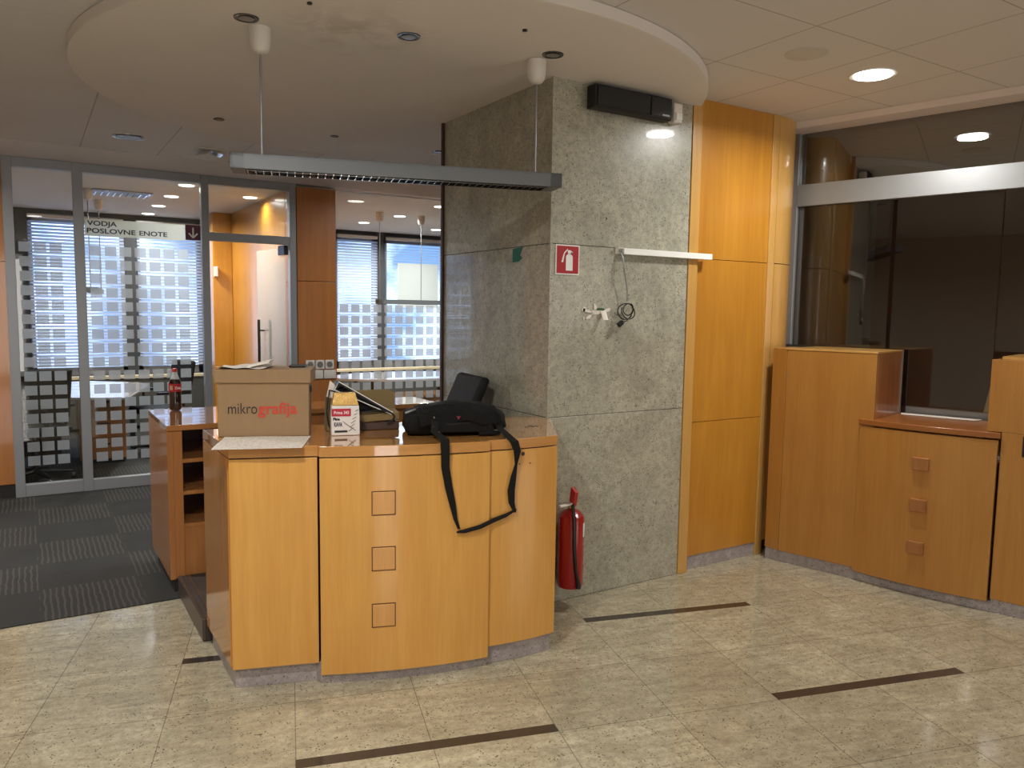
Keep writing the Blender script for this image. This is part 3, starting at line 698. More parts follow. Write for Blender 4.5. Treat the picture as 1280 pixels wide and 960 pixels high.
pendant('pendant_lamp', (1.50, 3.375), (1.42, -.42), 1.50, 2.19, 0, .15, .065, 'long grey pendant strip lamp with silver louvre hanging from the round ceiling', ((.901, 3.534), (2.128, 3.223)), M_LAMP)
pendant('pendant_lamp', (4.1, 8.9), (1, -.05), .95, 1.66, 0, .12, .05, 'pendant strip lamp hanging low in the right office', ((3.65, 8.9), (4.2, 8.9)), M_LAMP, True, 2.75)
pendant('pendant_lamp', (.62, 9.4), (.12, 1), 1.2, 1.72, 0, .13, .05, 'pendant strip lamp with two white canopies in the left office', ((.56, 8.95), (.72, 9.85)), M_LAMP, True, 2.75)

# ------------------------------------------------------------------ hall ceiling fittings
downlight(3.82, 2.58, ZC, .115, True, 'brightly lit round ceiling lamp at the upper right of the hall', None, DOWN_MAIN, M_LIT)
for x, y, nm, pw in ((3.35, 6.1, 'added round ceiling lamp hidden behind the granite column to brighten the reddish panel', DOWN_HALL*.65), (.15, 1.7, 'lit round ceiling lamp over the floor in front of the counter', DOWN_HALL), (-.9, .3, 'lit round ceiling lamp behind the camera', DOWN_HALL), (-1.1, 5.6, 'added round ceiling lamp out of view over the carpet, brightening the rear left', DOWN_HALL*1.3)):  # column and carpet lamps are unseen fills added to brighten the hall's rear
    downlight(x, y, ZC, .115, True, nm, 'lit downlights of the hall', pw, M_LIT)
downlight(.70, 6.62, ZC, .11, False, 'unlit chrome rimmed downlight on the tiled ceiling near the left partition', None)
spots = ((.825, 3.453, 'leftmost of the small spotlights set in the round ceiling, beside the white canopy'), (1.48, 3.27, 'small spotlight in the round ceiling between the two pendant canopies'), (2.145, 3.113, 'small spotlight in the round ceiling beside the right canopy, near the column'), (2.72, 5.464, 'small spotlight in the round ceiling behind the column edge'))
for x, y, lb in spots:
    t_ = thing('recessed_spotlight', (x, y, ZD), lb, 'spotlight', 'unlit spotlights in the round ceiling')
    obj('ring', MB().lathe([(.036, -.002), (.05, -.004), (.052, 0)], (x, y, ZD-.0005), 28), M_DCHROME, t_, smooth=True)
    obj('bulb', MB().lathe([(.02, -.0035), (.032, -.002)], (x, y, ZD-.003), 20), M_GREYMET, t_)
for x, y, r, lb in ((.996, 3.144, .011, 'small dark hole in the round ceiling at the top edge left of centre'), (1.861, 2.915, .011, 'small dark hole in the round ceiling above the right canopy'), (1.098, 5.36, .035, 'dark slot in the round ceiling left of the pendant rod'), (1.88, 5.407, .03, 'dark slot in the round ceiling above the pendant lamp')):
    tag(obj('cable_outlet', MB().lathe([(r, -.006), (r*.9, 0)], (x, y, ZD-.0005), 16), M_BLACK), lb, 'ceiling outlet', 'open outlets in the round ceiling')
t_ = thing('ceiling_speaker', (3.258, 2.563, ZC), 'round white blank disc flush in the ceiling tile near the bright lamp', 'ceiling disc')
obj('cover', MB().lathe([(.085, -.006), (.1, -.003), (.1, -.0005)], (3.258, 2.563, ZC), 40), M_CEIL2, t_, smooth=True)
t_ = thing('adjustable_spotlight', (1.31, 6.76, ZC), 'small square tilting ceiling spot with white flaps near the left partition', 'ceiling light')
mb = MB(); mb.box(1.2, 1.42, 6.68, 6.86, ZC-.012, ZC-.001); obj('plate', mb, M_WHITE, t_, bevel=.003)
mb = MB()
mb.obox((1.26, 6.76, ZC-.03), (.045, 0, .012), (0, .07, 0), (0, 0, .002)); mb.obox((1.36, 6.76, ZC-.03), (.04, 0, -.012), (0, .07, 0), (0, 0, .002)); obj('flap', mb, M_CHROME, t_)

# ------------------------------------------------------------------ reception counter
def quad(p0, p1, p2, n=14):   # circle-ish arc through three points (quadratic)
    out = []
    for k in range(n+1):
        t = k/n; a = 2*(t-.5)*(t-1); b = 4*t*(1-t); c_ = 2*t*(t-.5)
        out.append((p0[0]*a+p1[0]*b+p2[0]*c_, p0[1]*a+p1[1]*b+p2[1]*c_))
    return out
cL = [(.672, 3.236), (.84, 3.182), (1.003, 3.126)]
cM = quad((1.003, 3.098), (1.345, 2.968), (1.700, 2.893))
cR = quad((1.702, 2.912), (1.885, 2.888), (2.060, 2.892), 8)
outer = cL+cM+cR
def inset(pts, d):
    out = []
    for i, p_ in enumerate(pts):
        a = Vector(pts[max(i-1, 0)]); b = Vector(pts[min(i+1, len(pts)-1)]); t = (b-a).normalized(); n_ = Vector((-t.y, t.x))
        out.append((p_[0]+n_.x*d, p_[1]+n_.y*d))
    return out
rc = thing('reception_counter', (1.35, 3.3, 0), 'bowed maple veneer reception counter on a grey granite plinth, against the granite column', 'counter')
back = [(2.330, 3.335), (2.330, 3.385), (2.330, 3.50), (1.85, 3.54), (1.4, 3.62), (1.05, 3.72), (.672, 3.776)]
obj('worktop', MB().prism(outer+back, .985, 1.03), W_DESK_TOP, rc, bevel=.002)
obj('front_panel', MB().prism(cL+inset(cL, .03)[::-1], .092, .980), W_DESK, rc, bevel=.0012)
fm = obj('front_panel', MB().prism(cM+inset(cM, .022)[::-1], .048, .980), W_DESK, rc, bevel=.0012)
fR = obj('front_panel', MB().prism(cR+inset(cR, .03)[::-1], .088, .980), W_DESK, rc, bevel=.0012)
obj('side_panel', MB().box(.672, .70, 3.27, 3.776, .092, .980), W_SIDE, rc, bevel=.0015)
obj('end_panel', MB().extr([(2.04, 2.93, .09), (2.30, 3.33, .09), (2.28, 3.35, .09), (2.02, 2.95, .09)], (0, 0, .89)), W_DESK, rc)
obj('carcass', MB().prism(inset(cL, .035)+inset(cM, .055)+inset(cR, .035)+[(2.26, 3.34), (2.28, 3.42), (1.85, 3.46), (1.4, 3.54), (1.05, 3.64), (.705, 3.70)], .12, .984), W_IN, rc)
pl = [(.690, 3.262), (1.002, 3.158)]+inset(cM, .025)+[(x_, y_+.02) for x_, y_ in cR[:-1]]+[(2.048, 2.912)]
obj('plinth', MB().prism(pl+[(2.25, 3.33), (2.25, 3.5), (.690, 3.74)], .001, .091), M_PLINTH, rc)
for z in (.785, .545, .298):
    t = .38; i = int(t*14); a, b = Vector(cM[i]), Vector(cM[i+1]); dd = (b-a).normalized(); pt = a
    c_ = Vector((pt.x, pt.y, z)); nn_ = Vector((dd.y, -dd.x, 0)); dd3 = Vector((dd.x, dd.y, 0))
    obj('inlay_frame', MB().obox(c_, dd3*.0505, nn_*.0015, (0, 0, .0525)), W_GROOVE, fm)
    sqp = obj('inlay_square', MB().obox(c_, dd3*.047, nn_*.006, (0, 0, .0485)), W_BLOCK, fm, bevel=.003)
# cable hole and small holes
def on_desk(x, z, off=.001):
    for a, b in zip(outer, outer[1:]):
        if a[0] <= x <= b[0]:
            t = (x-a[0])/(b[0]-a[0]+1e-9); return Vector((x, a[1]+(b[1]-a[1])*t-off, z))
    return Vector((x, 2.88, z))
for x, z, r in ((1.868, .96, .009), (1.85, .915, .003), (1.905, .915, .003)):
    q_ = on_desk(x, z, .0025); obj('screw_hole', MB().lathe([(r, -.001), (r, .001)], q_, 14, Matrix.Rotation(R(90), 4, 'X')), M_BLACK, fR)

# raised floor behind the counter
t_ = tag(obj('raised_platform', MB().prism([(.672, 3.80), (.672, 4.505), (1.14, 4.505), (1.20, 4.87), (2.33, 4.87), (2.33, 3.52), (1.05, 3.75), (.80, 3.79)], .007, .108), M_STEP), 'low dark carpeted platform between the counter and the open shelves', 'platform')
obj('nosing', MB().box(.655, .672, 3.80, 4.50, .007, .114), M_STEPN, t_, bevel=.003)
obj('metal_strip', MB().box(.70, .715, 3.81, 4.49, .108, .112), M_STEPN, t_)
# shelf cabinet + rear worktop
sc_ = thing('shelf_cabinet', (1.2, 4.9, 0), 'reddish veneer open shelf cabinet with white reflecting top behind the counter', 'cabinet')
obj('side_panel', MB().box(.622, .652, 4.53, 5.27, .085, .918), W_CAB, sc_, bevel=.002)
obj('stile', MB().box(.652, .70, 4.532, 4.56, .09, .918), W_CAB, sc_, bevel=.002)
obj('side_panel', MB().box(1.10, 1.13, 4.53, 5.27, .085, .918), W_CAB, sc_)
obj('top', MB().prism([(.620, 4.52), (1.13, 4.52), (1.2, 4.9), (2.42, 4.86), (2.42, 5.27), (.62, 5.27)], .92, .95), W_CABH, sc_, bevel=.002)
for z in (.735, .555, .37): obj('shelf', MB().box(.70, 1.10, 4.54, 5.2, z, z+.022), W_CAB, sc_, bevel=.001)
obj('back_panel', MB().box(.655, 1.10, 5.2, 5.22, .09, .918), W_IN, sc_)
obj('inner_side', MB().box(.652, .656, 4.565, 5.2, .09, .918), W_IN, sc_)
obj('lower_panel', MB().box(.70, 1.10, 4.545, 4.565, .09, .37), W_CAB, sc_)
obj('worktop_front', MB().extr([(1.2, 4.94, .80), (2.42, 4.90, .80), (2.42, 4.92, .80), (1.2, 4.96, .80)], (0, 0, .118)), W_CAB, sc_)
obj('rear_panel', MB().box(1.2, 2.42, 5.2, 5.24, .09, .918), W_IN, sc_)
obj('plinth', MB().box(.645, .668, 4.56, 5.2, .007, .084), M_SKIRT, sc_)
obj('support', MB().box(.668, .70, 4.53, 4.55, .007, .088), W_CAB, sc_)

# ------------------------------------------------------------------ things on the counter
ZT = 1.0305
# archive box
bx = Vector((.690, 3.525, 0)); bu = Vector((.359, -.150, 0)).normalized(); bv = Vector((-bu.y, bu.x, 0))
def B(a, b, z): q_ = bx+bu*a+bv*b; return Vector((q_.x, q_.y, z))
bw, bd = .388, .225
t_ = thing('archive_box', B(bw/2, bd/2, ZT), 'brown cardboard archive box with lid and printed company name on the counter', 'box')
mb = MB(); mb.extr([B(0, 0, ZT), B(bw, 0, ZT), B(bw-.01, bd, ZT), B(0, bd, ZT)], (0, 0, .268)); obj('body', mb, M_CARD, t_, bevel=.003)
mb = MB(); e = .010
for q4 in ([B(-e, -e, 1.268), B(bw+e, -e, 1.268), B(bw+e, bd+e, 1.268), B(-e, bd+e, 1.268)],): mb.extr(q4, (0, 0, .058))
lid = obj('lid', mb, M_CARD, t_, bevel=.003)
obj('hand_hole', MB().extr([B(bw-.002, .09, 1.215), B(bw-.002, .16, 1.215), B(bw+.0005, .16, 1.215), B(bw+.0005, .09, 1.215)], (0, 0, .03)), M_BLACK, t_)
def bt(a, z): return face_m(B(a, -.0018, z), bu, (0, 0, 1))
text('lettering', 'mikro', .070, M_INK, t_, bt(.045, 1.132), -.0004, width=.122)
text('lettering', 'grafija', .070, M_REDINK, t_, bt(.171, 1.132), .0012, width=.166)
# paperwork on the lid
t_ = thing('document_pile', B(.1, .1, 1.327), 'crumpled white papers lying on the lid of the archive box', 'papers')
def sheet(mb_c, u, v, wid, dep, z, amp, seed):
    def fn(a, b):
        q_ = mb_c+u*(a-.5)*wid+v*(b-.5)*dep; return Vector((q_.x, q_.y, z+amp*(.5+.5*math.sin(a*5+seed)*math.cos(b*3+seed))+amp*.3*math.sin(a*13+b*9)))
    return MB().grid(fn, 14, 8)
obj('sheet', sheet(B(.10, .11, 0), bu, bv, .21, .2, 1.3285, .010, 1), M_PAPERW, t_, solid=.001)
obj('envelope', MB().obox(B(.17, .10, 1.347), bu*.048+Vector((0, 0, .012)), bv*.07, (0, 0, .005)), M_PAPERW, t_, bevel=.002)
tag(obj('mobile_phone', MB().obox(B(.325, .17, 1.3315), bu*.036, bv*.05, (0, 0, .0045)), M_BLACK, bevel=.003), 'black mobile phone lying on the lid of the archive box', 'phone')
# loose sheet on the counter edge
P4 = [Vector((.600, 3.205, 0)), Vector((.927, 3.085, 0)), Vector((1.050, 3.355, 0)), Vector((.713, 3.500, 0))]
def fn(a, b):
    q_ = (P4[0]*(1-a)+P4[1]*a)*(1-b)+(P4[3]*(1-a)+P4[2]*a)*b
    return Vector((q_.x, q_.y, ZT+.0025+.002*math.sin(a*9+1)*math.sin(b*6)))
tag(obj('printed_sheet', MB().grid(fn, 18, 10), M_PAPER, solid=.0008), 'crumpled printed sheets spread over the left counter edge in front of the box', 'papers')
# coffee pack
cu_ = Vector((.96, -.27, 0)).normalized(); cv_ = Vector((-cu_.y, cu_.x, 0)); c0 = Vector((1.135, 3.332, 0))
def K(a, b, z): q_ = c0+cu_*a+cv_*b; return Vector((q_.x, q_.y, z))
t_ = thing('coffee_pack', K(.06, .035, ZT), 'white and gold coffee pack with a crimson label standing on the counter', 'coffee pack')
mb = MB()
def loft(mb, loops):
    rg = [[mb.b.verts.new(v) for v in lp_] for lp_ in loops]
    n = len(rg[0])
    for a, b in zip(rg, rg[1:]):
        for k in range(n): mb.b.faces.new((a[k], a[(k+1) % n], b[(k+1) % n], b[k]))
    mb.b.faces.new(rg[0][::-1]); mb.b.faces.new(rg[-1]); return mb
loft(mb, [[K(0, 0, z), K(.125, 0, z), K(.125, .07, z), K(0, .07, z)] for z in (ZT, 1.08, 1.12)]+[[K(.002, .002, 1.165), K(.122, .002, 1.165), K(.122, .068, 1.165), K(.002, .068, 1.165)]])
obj('pack_body', mb, M_PACK, t_, bevel=.004)
loft(mb := MB(), [[K(.002, .002, 1.1655), K(.122, .002, 1.1655), K(.122, .068, 1.1655), K(.002, .068, 1.1655)], [K(.008, .008, 1.19), K(.115, .008, 1.19), K(.115, .062, 1.19), K(.008, .062, 1.19)], [K(.014, .022, 1.222), K(.108, .022, 1.222), K(.108, .05, 1.222), K(.014, .05, 1.222)]])
obj('gold_top', mb, M_GOLD, t_, bevel=.004)
lb = obj('label_band', MB().extr([K(.002, -.001, 1.118), K(.086, -.001, 1.118), K(.086, -.0025, 1.118), K(.002, -.0025, 1.118)], (0, 0, .034)), M_LABEL, t_)
km = lambda a, z, b=-.0028: face_m(K(a, b, z), cu_, (0, 0, 1))
text('lettering', 'Prima 343', .02, M_WINK, lb, km(.012, 1.128), .0002, width=.065)
text('lettering', 'Fina', .017, M_INK, t_, km(.008, 1.100, -.0015), .0008, width=.03)
text('lettering', 'KAVA', .026, M_INK, t_, km(.012, 1.072, -.0015), .001, width=.036)
mb = MB(); mb.extr([K(.014, -.001, 1.045), K(.07, -.001, 1.045), K(.07, -.002, 1.045), K(.014, -.002, 1.045)], (0, 0, .009))
for k in range(6):
    a = K(.075+.006*k, -.0015, 1.05+.018*k); b = K(.098+.004*k, -.0015, 1.066+.016*k); n_ = Vector((0, 0, .0012)); mb.extr([a-n_, b-n_, b+n_, a+n_], cv_*-.001)
    a = K(.05+.006*k, -.0015, 1.095-.005*k); b = K(.078+.006*k, -.0015, 1.072-.004*k); mb.extr([a-n_, b-n_, b+n_, a+n_], cv_*-.001)
obj('print', mb, M_INK, t_)
# khaki bag with dark handles behind
tb = Vector((1.19, 3.44, 0)); tu = Vector((.93, -.2, 0)).normalized(); tv = Vector((-tu.y, tu.x, 0))
def Q(a, b, z): q_ = tb+tu*a+tv*b; return Vector((q_.x, q_.y, z))
t_ = thing('khaki_tote', Q(.15, .08, ZT), 'khaki canvas carrier with black loop handle leaning behind the coffee pack', 'bag')
def rr(a0, a1, z0, z1, r, b, n=5):
    pts = [Q(a0, b, z0), Q(a1, b, z0)]
    for k in range(n+1): t = PI/2*k/n; pts.append(Q(a1-r+r*math.cos(t), b, z1-r+r*math.sin(t)))
    for k in range(n+1): t = PI/2+PI/2*k/n; pts.append(Q(a0+r+r*math.cos(t), b, z1-r+r*math.sin(t)))
    return pts
obj('rear_panel', MB().extr(rr(.07, .31, 1.06, 1.205, .04, .15), tv*.012), M_KHAKI, t_, bevel=.003)
loft(mb := MB(), [[Q(.10, .0, 1.065), Q(.305, .0, 1.075), Q(.305, .14, 1.09), Q(.10, .14, 1.08)], [Q(.10, .0, 1.105), Q(.30, .005, 1.115), Q(.30, .14, 1.12), Q(.10, .14, 1.12)]])
obj('front_panel', mb, M_KHAKI, t_, bevel=.008)
loft(mb := MB(), [[Q(.0, .0, ZT), Q(.30, .0, ZT), Q(.30, .15, ZT), Q(.0, .15, ZT)], [Q(.0, .01, 1.07), Q(.30, .01, 1.07), Q(.30, .15, 1.07), Q(.0, .15, 1.07)]])
obj('base', mb, W_IN, t_, bevel=.005)
loft(mb := MB(), [[Q(-.035, .02, ZT), Q(.0, .0, ZT), Q(.0, .14, ZT), Q(-.035, .14, ZT)], [Q(-.03, .03, 1.19), Q(.02, .02, 1.15), Q(.02, .13, 1.15), Q(-.03, .13, 1.19)]])
obj('side_gusset', mb, M_KHAKI, t_, bevel=.005)
hp = [Q(.13, -.004, 1.062), Q(.105, -.008, 1.085), Q(.10, -.01, 1.105), Q(.12, -.01, 1.118), Q(.2, -.01, 1.125), Q(.25, -.01, 1.118), Q(.275, -.01, 1.098), Q(.265, -.008, 1.075), Q(.24, -.004, 1.063)]
obj('loop_handle', MB().tube(hp, .004, 8), M_BLACK, t_, smooth=True)
obj('loop_handle', MB().tube([Q(.0, -.008, 1.035), Q(-.03, -.008, 1.06), Q(-.038, -.006, 1.12), Q(-.03, -.0, 1.19), Q(-.022, .02, 1.222), Q(.0, .03, 1.215), Q(.03, .03, 1.19)], .003, 8), M_BLACK, t_, smooth=True)
obj('black_lining', MB().extr([Q(.02, .02, 1.05), Q(.1, .02, 1.05), Q(.1, .02, 1.125), Q(.19, .02, 1.12), Q(.12, .02, 1.165), Q(.03, .02, 1.2)], tv*.08), M_FAB, t_, bevel=.004)
t_ = thing('ring_binder', Q(.15, .05, 1.13), 'black ring binder with white rim sloping out of the khaki bag', 'binder')
w_pts = [Q(-.002, .0, 1.225), Q(.018, .0, 1.262), Q(.268, .0, 1.112), Q(.262, .0, 1.102)]
wi = [Q(.008, .0, 1.226), Q(.020, .0, 1.250), Q(.250, .0, 1.112), Q(.246, .0, 1.110)]
mb = MB()
vo = [mb.b.verts.new(p_) for p_ in w_pts]; vi = [mb.b.verts.new(p_) for p_ in wi]; vb = [mb.b.verts.new(p_+tv*.1) for p_ in wi]; vc = [mb.b.verts.new(p_+tv*.12) for p_ in w_pts]
for k in range(4):
    j = (k+1) % 4; mb.b.faces.new((vo[k], vo[j], vi[j], vi[k])); mb.b.faces.new((vi[k], vi[j], vb[j], vb[k])); mb.b.faces.new((vo[j], vo[k], vc[k], vc[j]))
mb.b.faces.new(vb); mb.b.faces.new(vc[::-1]); obj('cover', mb, M_BLACK, t_)
obj('rim', MB().tube([*w_pts, w_pts[0]], .0022, 6), M_WINK, t_)
obj('rim', MB().tube([p_+tv*.003 for p_ in (w_pts[0], w_pts[3])], .0015, 6), M_WINK, t_)
obj('ring_mechanism', MB().tube([Q(.03, .05, 1.225), Q(.05, .03, 1.235), Q(.06, .05, 1.222)], .003, 6), M_CHROME, t_)
tag(obj('folded_paper', MB().extr([Q(-.035, .03, 1.19), Q(.03, .03, 1.175), Q(.0, .03, 1.25), Q(-.018, .03, 1.265)], tv*.006), M_PAPERW), 'folded white paper poking out of the khaki bag beside the binder', 'paper')

# messenger bag
t_ = thing('messenger_bag', (1.62, 3.2, ZT), 'black nylon messenger bag slumped on the counter with its strap hanging down', 'bag')
bu2 = Vector((.90, -.33, 0)).normalized(); bv2 = Vector((-bu2.y, bu2.x, 0)); b0 = Vector((1.415, 3.16, 0))
def E(a, b, z): q_ = b0+bu2*a+bv2*b; return Vector((q_.x, q_.y, z))
prof = [(0, .0, .004, .25, .106), (.02, -.012, .001, .26, .116), (.10, -.015, .001, .28, .132), (.20, -.012, .001, .30, .150), (.26, -.008, .001, .31, .156), (.33, 0, .003, .31, .146), (.39, .02, .01, .30, .118), (.425, .03, .015, .29, .112), (.455, .06, .02, .24, .072)]
loops = []
for a, bf, zb, dp, h in prof:
    lp_ = []
    for k in range(16):
        th = 2*PI*k/16; cx1, sx1 = math.cos(th), math.sin(th)
        sgx = abs(cx1)**.45*(1 if cx1 > 0 else -1); sgz = abs(sx1)**.5*(1 if sx1 > 0 else -1)
        zz = ZT+zb+(h-zb)*(sgz*.5+.5)
        back_drop = 1-.12*(sgx*.5+.5) if sgz > 0 else 1
        lp_.append(E(a*1.06+.006*math.sin(3*th+a*20), bf+dp*(sgx*.5+.5)+.004*math.sin(5*th+a*30), ZT+(zz-ZT)*back_drop))
    loops.append(lp_)
loft(mb := MB(), loops); obj('bag_body', mb, M_FAB, t_, smooth=True, sub=2)
def fnf(a, b):
    s = .05+a*.36; 
    zt = ZT+.124+.020*math.sin(s*9-.6)+.004*math.sin(a*17)*math.sin(b*11)
    if b < .5: return E(s, .13-.150*b/.5, zt+.014*math.sin(b*PI)-.02*(b/.5)**2)
    q_ = (b-.5)/.5; return E(s+.01*q_, -.027-.004*math.sin(a*12), zt-.018-.062*q_+.006*math.sin(a*14))
obj('flap', MB().grid(fnf, 24, 12), M_FAB, t_, solid=.006, smooth=True)
obj('zip', MB().tube([E(.06, -.026, ZT+.062), E(.2, -.03, ZT+.058), (E(.34, -.024, ZT+.068))], .003, 6), M_BLACK, t_)
obj('front_pocket', MB().extr([E(.12, -.02, ZT+.02), E(.40, -.012, ZT+.02), E(.39, -.012, ZT+.07), E(.12, -.02, ZT+.066)], bv2*-.014), M_FAB, t_, bevel=.006, seg=3)
obj('logo', MB().extr([E(.225, -.037, ZT+.095), E(.235, -.037, ZT+.078), E(.215+.03, -.037, ZT+.095)], bv2*-.002), mat('dark_red_logo', (120, 20, 40), .6), t_)
obj('flap_edge', MB().ribbon([E(.0, .0, ZT+.108), E(.05, .02, ZT+.122), E(.10, .08, ZT+.134)], [(0, 0, .004)]*3, .002), M_GREYMET, t_)
obj('tuck_end', MB().tube([E(.33, -.02, ZT+.012), E(.38, -.018, ZT+.014), E(.43, -.01, ZT+.012)], [.010, .012, .009], 8), M_FAB, t_, smooth=True)
# strap
def SP(px_x, z, off): return on_desk(px_x, z, off)
path = [E(.13, -.03, ZT+.075), E(.125, -.06, ZT+.03), SP(1.486, 1.05, .022), SP(1.486, 1.0, .028), SP(1.492, .93, .016), SP(1.508, .84, .014), SP(1.526, .76, .014), SP(1.538, .70, .014), SP(1.553, .655, .016)]
ax = Vector((1, -.25, 0)).normalized()
wds = [ax*.016, ax*.017, ax*.02, ax*.019, ax*.018, ax*.017, ax*.014, ax*.009, ax*.006]
path2 = [SP(1.822, .70, .018), SP(1.806, .745, .016), SP(1.803, .80, .016), SP(1.812, .86, .018), SP(1.822, .92, .022), SP(1.822, .98, .030), SP(1.806, 1.025, .030), E(.43, -.025, ZT+.03), E(.42, .06, ZT+.07)]
wd2 = [ax*.006, ax*.014, ax*.017, ax*.013, ax*.006, ax*.017, ax*.019, ax*.017, ax*.014]
obj('strap', MB().ribbon(path, wds, .003), M_STRAP, t_, smooth=True)
obj('strap', MB().ribbon(path2, wd2, .003), M_STRAP, t_, smooth=True)
pp = [SP(1.545, .640, .012), SP(1.58, .642, .013), SP(1.65, .655, .014), SP(1.72, .672, .014), SP(1.78, .69, .014), SP(1.832, .712, .012)]
obj('shoulder_pad', MB().tube(pp, [.004, .009, .010, .010, .009, .004], 8), M_STRAP, t_, smooth=True)
obj('strap_buckle', MB().tube([E(.12, -.045, ZT+.05), E(.135, -.05, ZT+.03), E(.15, -.045, ZT+.025)], .004, 8), M_CHROME, t_, smooth=True)
obj('ring_stud', MB().lathe([(.004, 0), (.005, .002), (.001, .004)], E(.125, -.045, ZT+.092), 10, Matrix.Rotation(R(90), 4, 'X')), M_CHROME, t_)
# keys
t_ = thing('key_bunch', (2.095, 3.175, ZT), 'small silver keys lying at the right end of the counter', 'keys')
for a, dx in ((.3, -.02), (1.2, .012), (2.6, .028)):
    c_ = Vector((2.095+dx, 3.175, ZT+.002)); u_ = Vector((math.cos(a), math.sin(a), 0)); v_ = Vector((-u_.y, u_.x, 0))
    mb = MB(); mb.obox(c_+u_*.012, u_*.016, v_*.003, (0, 0, .0012)); mb.lathe([(.009, -.001), (.009, .0015)], c_-u_*.008, 12); obj('key', mb, M_CHROME, t_)
# cola bottle
bxx, byy = .765, 5.17; t_ = thing('cola_bottle', (bxx, byy, .951), 'cola bottle with red cap and red label on the shelf cabinet top', 'bottle')
obj('drink', MB().lathe([(.024, 0), (.033, .006), (.036, .02), (.034, .06), (.035, .10), (.036, .13), (.036, .165), (.031, .185), (.027, .195)], (bxx, byy, .9515), 28), M_COLA, t_, smooth=True)
obj('neck', MB().lathe([(.0275, .195), (.022, .21), (.015, .232), (.014, .24)], (bxx, byy, .9515), 24), semi('clear_neck_plastic', (220, 220, 220), .5), t_, smooth=True)
obj('label', MB().lathe([(.0368, .118), (.0368, .168)], (bxx, byy, .9515), 28), M_SIGNR, t_, smooth=True)
mlab = MB(); 
for k in range(5):
    th = R(-150+k*6); th2 = R(-150+(k+1)*6); mlab.extr([Vector((bxx+.0372*math.cos(t3), byy+.0372*math.sin(t3), .9515+z3)) for t3, z3 in ((th, .13), (th2, .13), (th2, .158), (th, .158))], (0, 0, .0001))
obj('label_patch', mlab, mat('pale_label_patch', (205, 196, 150), .5), t_)
cxb, cyb = bxx-.0, byy; Mt = face_m((bxx-.006, byy-.0385, .9515+.135), (1, -.1, 0), (0, 0, 1)); text('lettering', 'Cola', .022, M_WINK, t_, Mt, .0004, width=.034)
obj('cap', MB().lathe([(.015, .24), (.0155, .242), (.0155, .258), (.014, .261)], (bxx, byy, .9515), 24), M_REDP, t_, smooth=True)

# ------------------------------------------------------------------ things on the column
YF = 3.388
t_ = thing('fire_extinguisher', (2.452, 3.31, .1), 'red fire extinguisher mounted low on the granite column beside the counter', 'fire extinguisher')
ex, ey = 2.452, 3.302
obj('cylinder', MB().lathe([(.058, .112), (.064, .115), (.071, .13), (.071, .48), (.068, .505), (.045, .53), (.02, .542), (.018, .56)], (ex, ey, 0), 36), M_RED, t_, smooth=True)
obj('valve', MB().lathe([(.02, .545), (.022, .55), (.022, .575), (.014, .58)], (ex, ey, 0), 20), M_CHROME, t_, smooth=True)
mb = MB(); mb.obox((ex+.005, ey-.012, .61), (.012, 0, 0), (0, .02, .012), (0, -.008, .04)); obj('lever', mb, M_REDP, t_, bevel=.004)
obj('carry_handle', MB().obox((ex-.045, ey-.01, .568), (.04, 0, .002), (0, .01, 0), (0, 0, .005)), M_WINK, t_, bevel=.002)
hose = [(ex-.005, ey-.02, .565), (ex-.03, ey-.055, .555), (ex-.034, ey-.074, .50), (ex-.032, ey-.076, .35), (ex-.020, ey-.080, .22), (ex-.006, ey-.082, .155)]
hs = obj('hose', MB().tube(hose, .009, 10), M_BLACK, t_, smooth=True)
obj('nozzle', MB().tube([(ex-.007, ey-.082, .165), (ex-.003, ey-.082, .125)], [.011, .014], 12), M_BLACK, hs, smooth=True)
mb = MB()
for k in range(6):
    th = R(-62+k*8); th2 = R(-62+(k+1)*8); r_ = .0717
    mb.extr([Vector((ex+r_*math.cos(t3), ey+r_*math.sin(t3), z3)) for t3, z3 in ((th, .395), (th2, .395), (th2, .47), (th, .47))], Vector((math.cos(th), math.sin(th), 0))*.0005)
obj('label', mb, M_WINK, t_)
mb = MB()
for zz_, hh in ((.34, .012), (.31, .02), (.27, .01), (.235, .022)):
    for k in range(4):
        th = R(-40+k*6); th2 = R(-40+(k+1)*6); mb.extr([Vector((ex+(.0717)*math.cos(t3), ey+(.0717)*math.sin(t3), z3)) for t3, z3 in ((th, zz_), (th2, zz_), (th2, zz_+hh), (th, zz_+hh))], Vector((math.cos(th), math.sin(th), 0))*.0005)
obj('print', mb, M_WINK, t_)
obj('wall_bracket', MB().box(ex-.02, ex+.02, ey+.06, YF, .3, .42), M_BLACK, t_)
